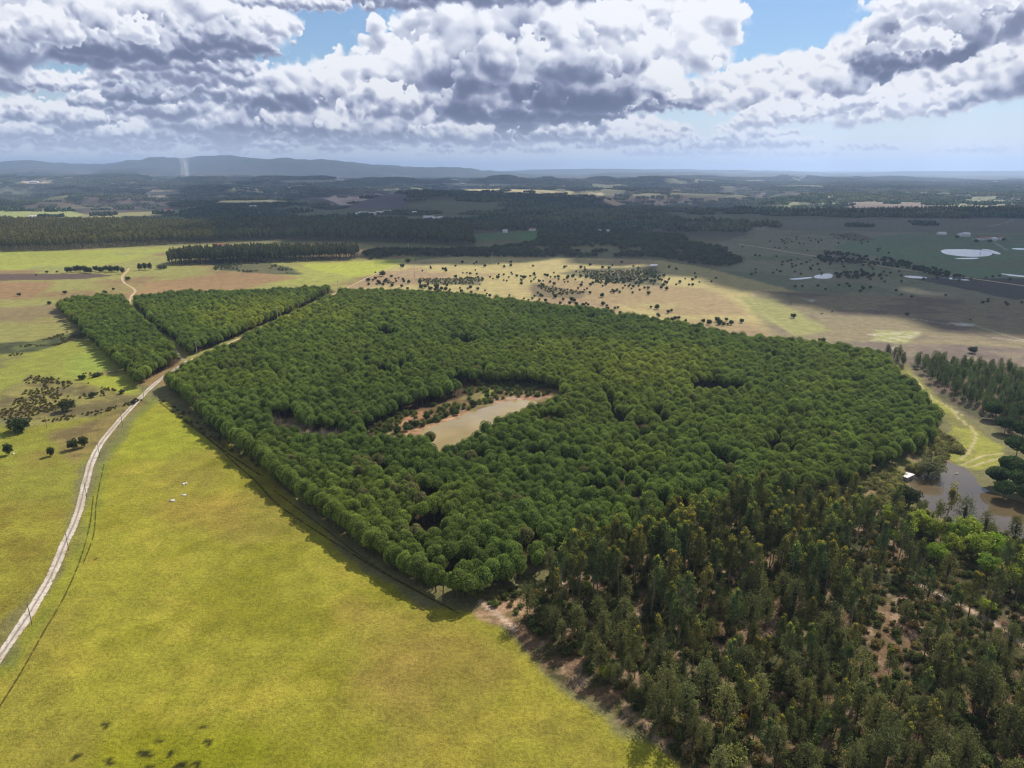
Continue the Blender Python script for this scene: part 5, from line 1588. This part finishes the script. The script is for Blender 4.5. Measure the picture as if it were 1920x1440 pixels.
lone('bright_tree', 'bright_tree', 1850, 1150, (0.8, 0.8, 0.7), 'yellow-green bush glowing between dark eucalyptus stems', 'tree')
for px, py, lb in [(507, 893, 'leafless tree at the corner of plantation and field'), (528, 900, 'second leafless tree at the plantation corner')]:
    x, y = G(px, py)
    single('bare_tree', 'bare_shrub', x, y, 0, (1.8, 1.8, 1.9), (1, 1, 1), lb, 'tree', rng)
for px, py in [(515, 800), (528, 808), (545, 815), (562, 822), (572, 812), (590, 830), (604, 826), (616, 832), (630, 828), (606, 838), (630, 838), (584, 818), (520, 806), (535, 812), (552, 818), (568, 826), (596, 834), (612, 828), (640, 832), (622, 840), (576, 832), (556, 828)]:
    x, y = G(px, py)
    single('bare_shrub', 'bare_shrub', x, y, 0, 1.5 + 0.5 * rng.random(), (1, 1, 1), 'grey leafless shrub in the clearing near the plantation corner', 'shrub', rng, 'grey leafless shrubs of the clearing')
for px, py, s_ in [(888, 762, 1.3), (848, 774, 1.0), (856, 778, 1.0), (825, 770, 0.9), (836, 782, 0.9), (780, 800, 1.2), (763, 808, 1.2), (745, 812, 1.3), (720, 815, 1.2), (733, 806, 1.0), (815, 790, 0.9), (913, 746, 1.0), (1028, 738, 1.0), (955, 735, 0.9), (800, 786, 1.1)]:
    x, y = G(px, py)
    single('bank_bush', 'bush', x, y, 0, s_, (1.1, 1.3, 1.0), 'dark green bush on the reddish bank of the tan pond', 'bush', rng, 'bushes on the bank of the tan pond')

# ==== poles ====
M_WOOD = bark_mat('weathered_wood', (128, 118, 100))
M_CONC = bark_mat('pale_concrete', (206, 204, 196))
M_GLASSI = bark_mat('insulator', (220, 220, 214))


def pole(px, py, h, label, cross=False, mat=None, r=0.13, group=None):
    x, y = G(px, py)
    t = bpy.data.objects.new('utility_pole', None); col.objects.link(t); t.location = (x, y, 0); t.rotation_euler = (0, 0, 0.6)
    tag(t, label, 'pole', group)
    B = Build(); B.tube((0, 0, -0.3), (0, 0, h), r, r * 0.6, (1, 1, 1), 8); B.obj('post', mat or M_WOOD, t)
    if cross:
        B = Build(); B.tube((-1.1, 0, h - 0.4), (1.1, 0, h - 0.4), 0.07, 0.07, (1, 1, 1), 5); B.tube((-0.7, 0, h - 0.4), (0, 0, h - 1.1), 0.03, 0.03, (1, 1, 1), 4)
        B.obj('crossarm', mat or M_WOOD, t)
        for k in (-1.0, 0, 1.0):
            B = Build(); B.tube((k, 0, h - 0.36), (k, 0, h + 0.1), 0.06, 0.04, (1, 1, 1), 6); B.obj('insulator', M_GLASSI, t)
    else:
        B = Build(); B.tube((-0.12, 0.0, h - 0.25), (0.12, 0, h - 0.25), 0.03, 0.03, (1, 1, 1), 5); B.obj('bracket', M_GLASSI, t)
    return x, y, h


PL = [pole(60, 1171, 7.0, 'grey wooden pole on the road verge, closest to the bottom of the picture'),
      pole(129, 1032, 7.0, 'wooden pole by the patched pale stretch of the gravel road'),
      pole(163, 933, 7.0, 'wooden pole where the gravel road straightens'),
      pole(187, 857, 7.0, 'wooden pole by the road just below the pair of trees'),
      pole(230, 799, 7.0, 'wooden pole by the road at the heath edge'),
      pole(270, 747, 7.0, 'wooden pole beside the top corner of the field')]
pole(88, 803, 6.5, 'thin wooden pole in the pasture beside the large dark tree')
pole(360, 787, 6.5, 'wooden pole between fence and plantation near the field top')
pole(434, 836, 6.5, 'wooden pole by the fence halfway down the plantation edge')
pole(521, 602, 11.5, 'white power pole on the sandy track between the pine blocks', True, M_CONC, 0.2)
pole(370, 668, 10, 'white power pole with crossarm where the tracks meet', True, M_CONC, 0.2)
pole(634, 545, 11, 'grey power pole at the far end of the track between pine blocks', True, M_CONC, 0.18)
pole(1482, 571, 13, 'tall power pole on the pale heath under the shadow edge', True, M_WOOD, 0.25)
pole(777, 520, 13, 'power pole among the bushes of the golden meadow', True, M_WOOD, 0.22)
pole(923, 493, 14, 'pale power pole at the far edge of the golden meadow', True, M_CONC, 0.3)
pole(1837, 482, 14, 'thin dark pole standing by the round reservoir', True, M_WOOD, 0.25)
pole(766, 473, 14, 'pale power pole in the shaded wood edge', True, M_CONC, 0.3)
B = Build()
for (x0, y0, h0), (x1, y1, h1) in zip(PL[:-1], PL[1:]):
    prev = None
    for k in range(11):
        t = k / 10; p = (x0 + (x1 - x0) * t, y0 + (y1 - y0) * t, h0 - 0.25 + (h1 - h0) * t - 1.6 * t * (1 - t) * 1.2)
        if prev: B.tube(prev, p, 0.012, 0.012, (1, 1, 1), 3)
        prev = p
tag(B.obj('overhead_cable', M_WOOD), 'thin cable strung from pole to pole along the gravel road', 'cable')

# ==== fence along the field ====
fx = spline([G(*p) for p in [(262, 762), (287, 752), (298, 748), (352, 792), (430, 848), (492, 888)]], 3.4)
ft = bpy.data.objects.new('wire_fence', None); col.objects.link(ft); ft.location = (fx[0][0], fx[0][1], 0)
tag(ft, 'wire fence on grey posts between the field and the plantation', 'fence')
me = None
for p in fx:
    if me is None:
        B = Build(); B.tube((0, 0, -0.2), (0, 0, 1.35), 0.08, 0.07, (1, 1, 1), 6); o = B.obj('post', M_WOOD, ft); me = o.data
    else:
        o = bpy.data.objects.new('post', me); col.objects.link(o); o.parent = ft
    o.location = (p[0] - fx[0][0], p[1] - fx[0][1], 0)
for hz in (0.4, 0.8, 1.2):
    B = Build()
    for a, b in zip(fx[:-1], fx[1:]):
        B.tube((a[0] - fx[0][0], a[1] - fx[0][1], hz), (b[0] - fx[0][0], b[1] - fx[0][1], hz), 0.012, 0.012, (1, 1, 1), 3)
    B.obj('wire', M_WOOD, ft)

# ==== stones ====
M_STONE = bark_mat('white_stone', (226, 222, 210))


def stones(px, py, n, w, label):
    x, y = G(px, py)
    t = bpy.data.objects.new('stone_heap', None); col.objects.link(t); t.location = (x, y, 0); tag(t, label, 'stone heap')
    for k in range(n):
        B = Build(); r_ = 0.18 + 0.35 * rng.random()
        B.blob((0, 0, 0), r_ * 1.2, r_, r_ * 0.8, (1, 1, 1), rng, 0.25, 1)
        o = B.obj('stone', M_STONE, t); a = rng.random() * 6.28; d_ = rng.random() ** 0.5
        o.location = (math.cos(a) * d_ * w, math.sin(a) * d_ * w * 0.6, r_ * 0.4)


stones(326, 939, 11, 1.1, 'white stones lying in the field, heap nearest the gravel road')
stones(345, 929, 8, 0.7, 'small pile of white stones between the two others')
stones(347, 908, 9, 0.9, 'white stones lying farthest up the field')
stones(26, 851, 2, 0.3, 'white stone lying at the foot of the short tree')
x_, y_ = G(1684, 660)
stones(1681, 658, 6, 2.0, 'pale stones heaped at the far corner of the plantation')

# ==== shed by the pond ====
M_ROOF = bark_mat('pale_roof', (236, 226, 220)); M_WALL = bark_mat('grey_wall', (150, 140, 128))
M_TILE = bark_mat('red_tiles', (170, 110, 84)); M_WHITEW = bark_mat('whitewash', (232, 230, 224)); M_WIN = bark_mat('dark_glass', (40, 44, 50))
x, y = G(1702, 899)
t = bpy.data.objects.new('pond_shed', None); col.objects.link(t); t.location = (x, y, 0); t.rotation_euler = (0, 0, math.radians(35)); tag(t, 'low shed with a flat white sheet roof beside the brown pond', 'shed')
v, f = box_mesh(-2.6, 2.6, -0.85, 0.85, 0, 1.7); mesh_obj('wall', v, f, M_WALL, t)
v, f = box_mesh(-2.9, 2.9, -1.1, 1.1, 1.72, 1.86); mesh_obj('roof', v, f, M_ROOF, t)
v, f = box_mesh(0.9, 2.9, 1.12, 2.1, 1.60, 1.70); mesh_obj('side_roof', v, f, M_ROOF, t)
v, f = box_mesh(1.2, 2.7, 0.87, 1.9, 0, 1.58); mesh_obj('side_wall', v, f, M_WALL, t)
v, f = box_mesh(-0.5, 0.4, -0.90, -0.86, 0, 1.5); mesh_obj('door', v, f, M_WOOD, t)

# white water bird on the pond
x, y = G(1794, 889)
B = Build(); B.blob((0, 0, 0.16), 0.42, 0.24, 0.2, (1, 1, 1), rng, 0.05, 2); B.tube((0.3, 0, 0.2), (0.42, 0, 0.55), 0.07, 0.05, (1, 1, 1), 6); B.blob((0.46, 0, 0.58), 0.11, 0.08, 0.08, (1, 1, 1), rng, 0.03, 1); B.tube((-0.3, 0, 0.2), (-0.55, 0, 0.3), 0.12, 0.02, (1, 1, 1), 5)
o = B.obj('water_bird', M_STONE, smooth=True); o.location = (x, y, 0.06); o.scale = (1.5, 1.5, 1.3); tag(o, 'white water bird floating in the middle of the brown pond', 'bird')
x, y = G(1788, 893)
B = Build(); B.tube((0, 0, -0.1), (0.05, 0, 1.2), 0.06, 0.04, (1, 1, 1), 6); o = B.obj('mooring_stake', M_WOOD); o.location = (x, y, 0.0); tag(o, 'thin dark stake standing in the brown pond near the bird', 'stake')


# ==== horses on the heath ====
M_HORSE = bark_mat('horse_coat', (58, 42, 32))


def horse(px, py, rot, label, grazing=True):
    x, y = G(px, py)
    V = [(0, 0, 1.12), (0.45, 0, 1.18), (-0.45, 0, 1.15), (-0.72, 0, 1.12), (0.70, 0, 1.25),
         (1.05, 0, 0.95 if grazing else 1.75), (1.2, 0, 0.35 if grazing else 1.95), (1.42, 0, 0.08 if grazing else 1.8),
         (0.55, 0.18, 0.95), (0.55, 0.18, 0.5), (0.57, 0.18, 0.03), (0.55, -0.18, 0.95), (0.6, -0.18, 0.5), (0.62, -0.18, 0.03),
         (-0.65, 0.18, 0.85), (-0.82, 0.18, 0.5), (-0.75, 0.18, 0.03), (-0.65, -0.18, 0.85), (-0.85, -0.18, 0.5), (-0.8, -0.18, 0.03),
         (-0.9, 0, 1.0), (-0.98, 0, 0.45)]
    E_ = [(0, 1), (0, 2), (2, 3), (1, 4), (4, 5), (5, 6), (6, 7), (1, 8), (8, 9), (9, 10), (1, 11), (11, 12), (12, 13), (3, 14), (14, 15), (15, 16), (3, 17), (17, 18), (18, 19), (3, 20), (20, 21)]
    Rr = [.30, .29, .28, .26, .22, .15, .13, .07, .13, .07, .06, .13, .07, .06, .15, .07, .06, .15, .07, .06, .05, .07]
    me = bpy.data.meshes.new('horse'); me.from_pydata(V, E_, []); me.materials.append(M_HORSE)
    o = bpy.data.objects.new('horse', me); col.objects.link(o)
    sk = o.modifiers.new('skin', 'SKIN')
    if not me.skin_vertices: 
        bpy.context.view_layer.objects.active = o
    for i, sv in enumerate(me.skin_vertices[0].data): sv.radius = (Rr[i], Rr[i])
    me.skin_vertices[0].data[0].use_root = True
    o.modifiers.new('sub', 'SUBSURF').levels = 1
    o.location = (x, y, 0); o.rotation_euler = (0, 0, rot)
    tag(o, label, 'horse')


horse(1819, 601, 0.2, 'dark horse grazing beside the white sandy patch', True)
horse(1541, 590, 2.6, 'dark horse grazing on the heath near the power pole', True)
horse(1560, 586, 0.4, 'second dark horse standing farther right on the heath', False)

# ==== far houses ====
def house(px, py, w, d, h, rot, label, roof=M_TILE, rise=0.28):
    x, y, z = GT(px, py)
    t = bpy.data.objects.new('farmhouse', None); col.objects.link(t); t.location = (x, y, z); t.rotation_euler = (0, 0, rot); tag(t, label, 'house')
    v, f = box_mesh(-w / 2, w / 2, -d / 2, d / 2, -1, h); mesh_obj('wall', v, f, M_WHITEW, t)
    e = 0.4; rz = h + d * rise
    v = [(-w / 2 - e, -d / 2 - e, h + 0.02), (w / 2 + e, -d / 2 - e, h + 0.02), (w / 2 + e, d / 2 + e, h + 0.02), (-w / 2 - e, d / 2 + e, h + 0.02), (-w / 2 - e, 0, rz), (w / 2 + e, 0, rz)]
    mesh_obj('roof', v, [(0, 1, 5, 4), (2, 3, 4, 5), (0, 4, 3), (1, 2, 5), (0, 3, 2, 1)], roof, t)
    for k in range(max(1, int(w / 5))):
        v, f = box_mesh(-w / 2 + 1.5 + k * 4.6, -w / 2 + 2.9 + k * 4.6, -d / 2 - 0.06, -d / 2 - 0.003, 1.0, 2.3); mesh_obj('window', v, f, M_WIN, t)
    return t


HS = [(411, 463, 14, 8, 3.2, 0.1, 'farmhouse with red roof beside the tall dark wood', M_TILE), (425, 463, 9, 6, 3, 0.2, 'smaller red-roofed farm shed next to the farmhouse', M_TILE),
      (62, 409, 16, 9, 4, 0.2, 'white farmhouse on the far pale fields', M_ROOF), (82, 411, 26, 9, 3.4, 0.15, 'long red-roofed barn beside the far white farmhouse', M_TILE),
      (318, 396, 26, 10, 4, 0.0, 'long farm building among the far woods', M_TILE), (300, 399, 12, 8, 4, 0.3, 'white outbuilding in front of the long farm building', M_ROOF), (360, 392, 22, 9, 4, 0.1, 'pale farm building on the small green field', M_ROOF),
      (475, 389, 22, 10, 4, 0.1, 'white house alone in the shaded woods', M_ROOF),
      (672, 405, 18, 10, 6, 0.1, 'first white house of the hamlet in the shade', M_ROOF), (682, 404, 26, 10, 7, 0.0, 'largest white house of the shaded hamlet', M_ROOF), (691, 404, 16, 9, 6, 0.2, 'white house in the middle of the shaded hamlet', M_ROOF),
      (700, 403, 16, 9, 5, -0.1, 'white house uphill in the shaded hamlet', M_ROOF), (712, 401, 20, 9, 5, 0.1, 'white house near the end of the shaded hamlet', M_ROOF), (728, 399, 24, 9, 5, 0.0, 'last white house of the shaded hamlet', M_ROOF),
      (777, 401, 12, 8, 5, 0.0, 'small white house between the two hamlets', M_ROOF), (804, 411, 26, 9, 6, 0.0, 'white long house of the smaller hamlet', M_ROOF), (816, 412, 12, 8, 5, 0.2, 'white cottage of the smaller hamlet', M_ROOF), (826, 411, 12, 8, 5, 0.1, 'end cottage of the smaller hamlet', M_ROOF),
      (947, 437, 9, 7, 4.5, 0.2, 'white gabled house in a shaded clearing', M_ROOF), (998, 433, 14, 8, 4, 0.0, 'low house behind the small green field', M_TILE), (1124, 436, 6, 5, 4, 0.0, 'small white house in the shaded wood', M_ROOF), (1140, 436, 6, 5, 4, 0.0, 'second small white house in the shaded wood', M_ROOF),
      (1809, 444, 15, 10, 5, 0.3, 'white barn of the farm beyond the reservoir', M_ROOF), (1801, 444, 10, 8, 4, 0.3, 'white shed leaning against the farm barn', M_ROOF), (1765, 440, 14, 10, 2.5, 0.0, 'low white building alone on the green plain', M_ROOF),
      (1838, 450, 14, 8, 3.5, 0.4, 'house at the near end of the farm hamlet', M_TILE), (1850, 449, 14, 8, 3.5, 0.1, 'red-roofed house of the farm hamlet', M_TILE), (1862, 451, 12, 8, 3.5, 0.5, 'middle house of the farm hamlet', M_ROOF), (1874, 449, 12, 8, 3.5, 0.2, 'house at the far end of the farm hamlet', M_TILE),
      (64, 343, 60, 20, 7, 0.0, 'long pale building on the far hill', M_ROOF), (1865, 343, 40, 16, 8, 0.0, 'pale building on the blue ridge', M_ROOF), (390, 166 + 175, 1, 1, 1, 0, '', None)]
for h_ in HS[:-1]:
    house(*h_)
for px, py, lb in [(403, 464, 'dark tree beside the red-roofed farmhouse'), (1830, 455, 'tree in front of the farm hamlet'), (1856, 455, 'tree between the houses of the farm hamlet'), (1882, 452, 'tree at the end of the farm hamlet'), (1794, 447, 'tree beside the white barn')]:
    lone('farm_tree', 'dark_tree', px, py, (1.4, 1.4, 1.3), lb, 'tree')

# ==== smoke rising from a fire on the far hill ====
sx, sy, sz = GT(349, 334)
SM = bpy.data.materials.new('smoke'); SM.use_nodes = True; SM.node_tree.nodes.clear(); N = NT(SM.node_tree)
pv = N.n('ShaderNodeVolumePrincipled'); pv.inputs['Color'].default_value = (0.95, 0.96, 1, 1)
tc = N.n('ShaderNodeTexCoord').outputs['Generated']
sp = N.n('ShaderNodeSeparateXYZ'); N.link(tc, sp.inputs[0])
wob = N.noise(tc, 4.0, 4, 0.6)
rad = N.m('ABSOLUTE', N.m('SUBTRACT', N.m('ADD', sp.outputs[0], N.m('MULTIPLY', N.m('SUBTRACT', wob, 0.5), 0.5)), 0.5))
wid = N.m('ADD', 0.05, N.m('MULTIPLY', sp.outputs[2], 0.22))
body = N.ss(N.m('DIVIDE', rad, wid), 1.2, 0.2)
fade = N.ss(sp.outputs[2], 1.0, 0.1)
N.link(N.m('MULTIPLY', N.m('MULTIPLY', body, fade), N.m('MULTIPLY', N.ss(wob, 0.35, 0.65), 0.03)), pv.inputs['Density'])
N.link(pv.outputs[0], N.n('ShaderNodeOutputMaterial').inputs['Volume'])
hh = sy * 52 / 1331; ww = sy * 30 / 1331
B = Build(); B.tube((0, 0, 0), (0, 0, hh), ww * 0.5, ww * 0.5, (1, 1, 1), 12)
o = B.obj('smoke_plume', SM); o.data.flip_normals() if False else None
me = o.data; o.location = (sx, sy, sz + 2); tag(o, 'thin white smoke plume rising from the far hill', 'smoke', kind='stuff')
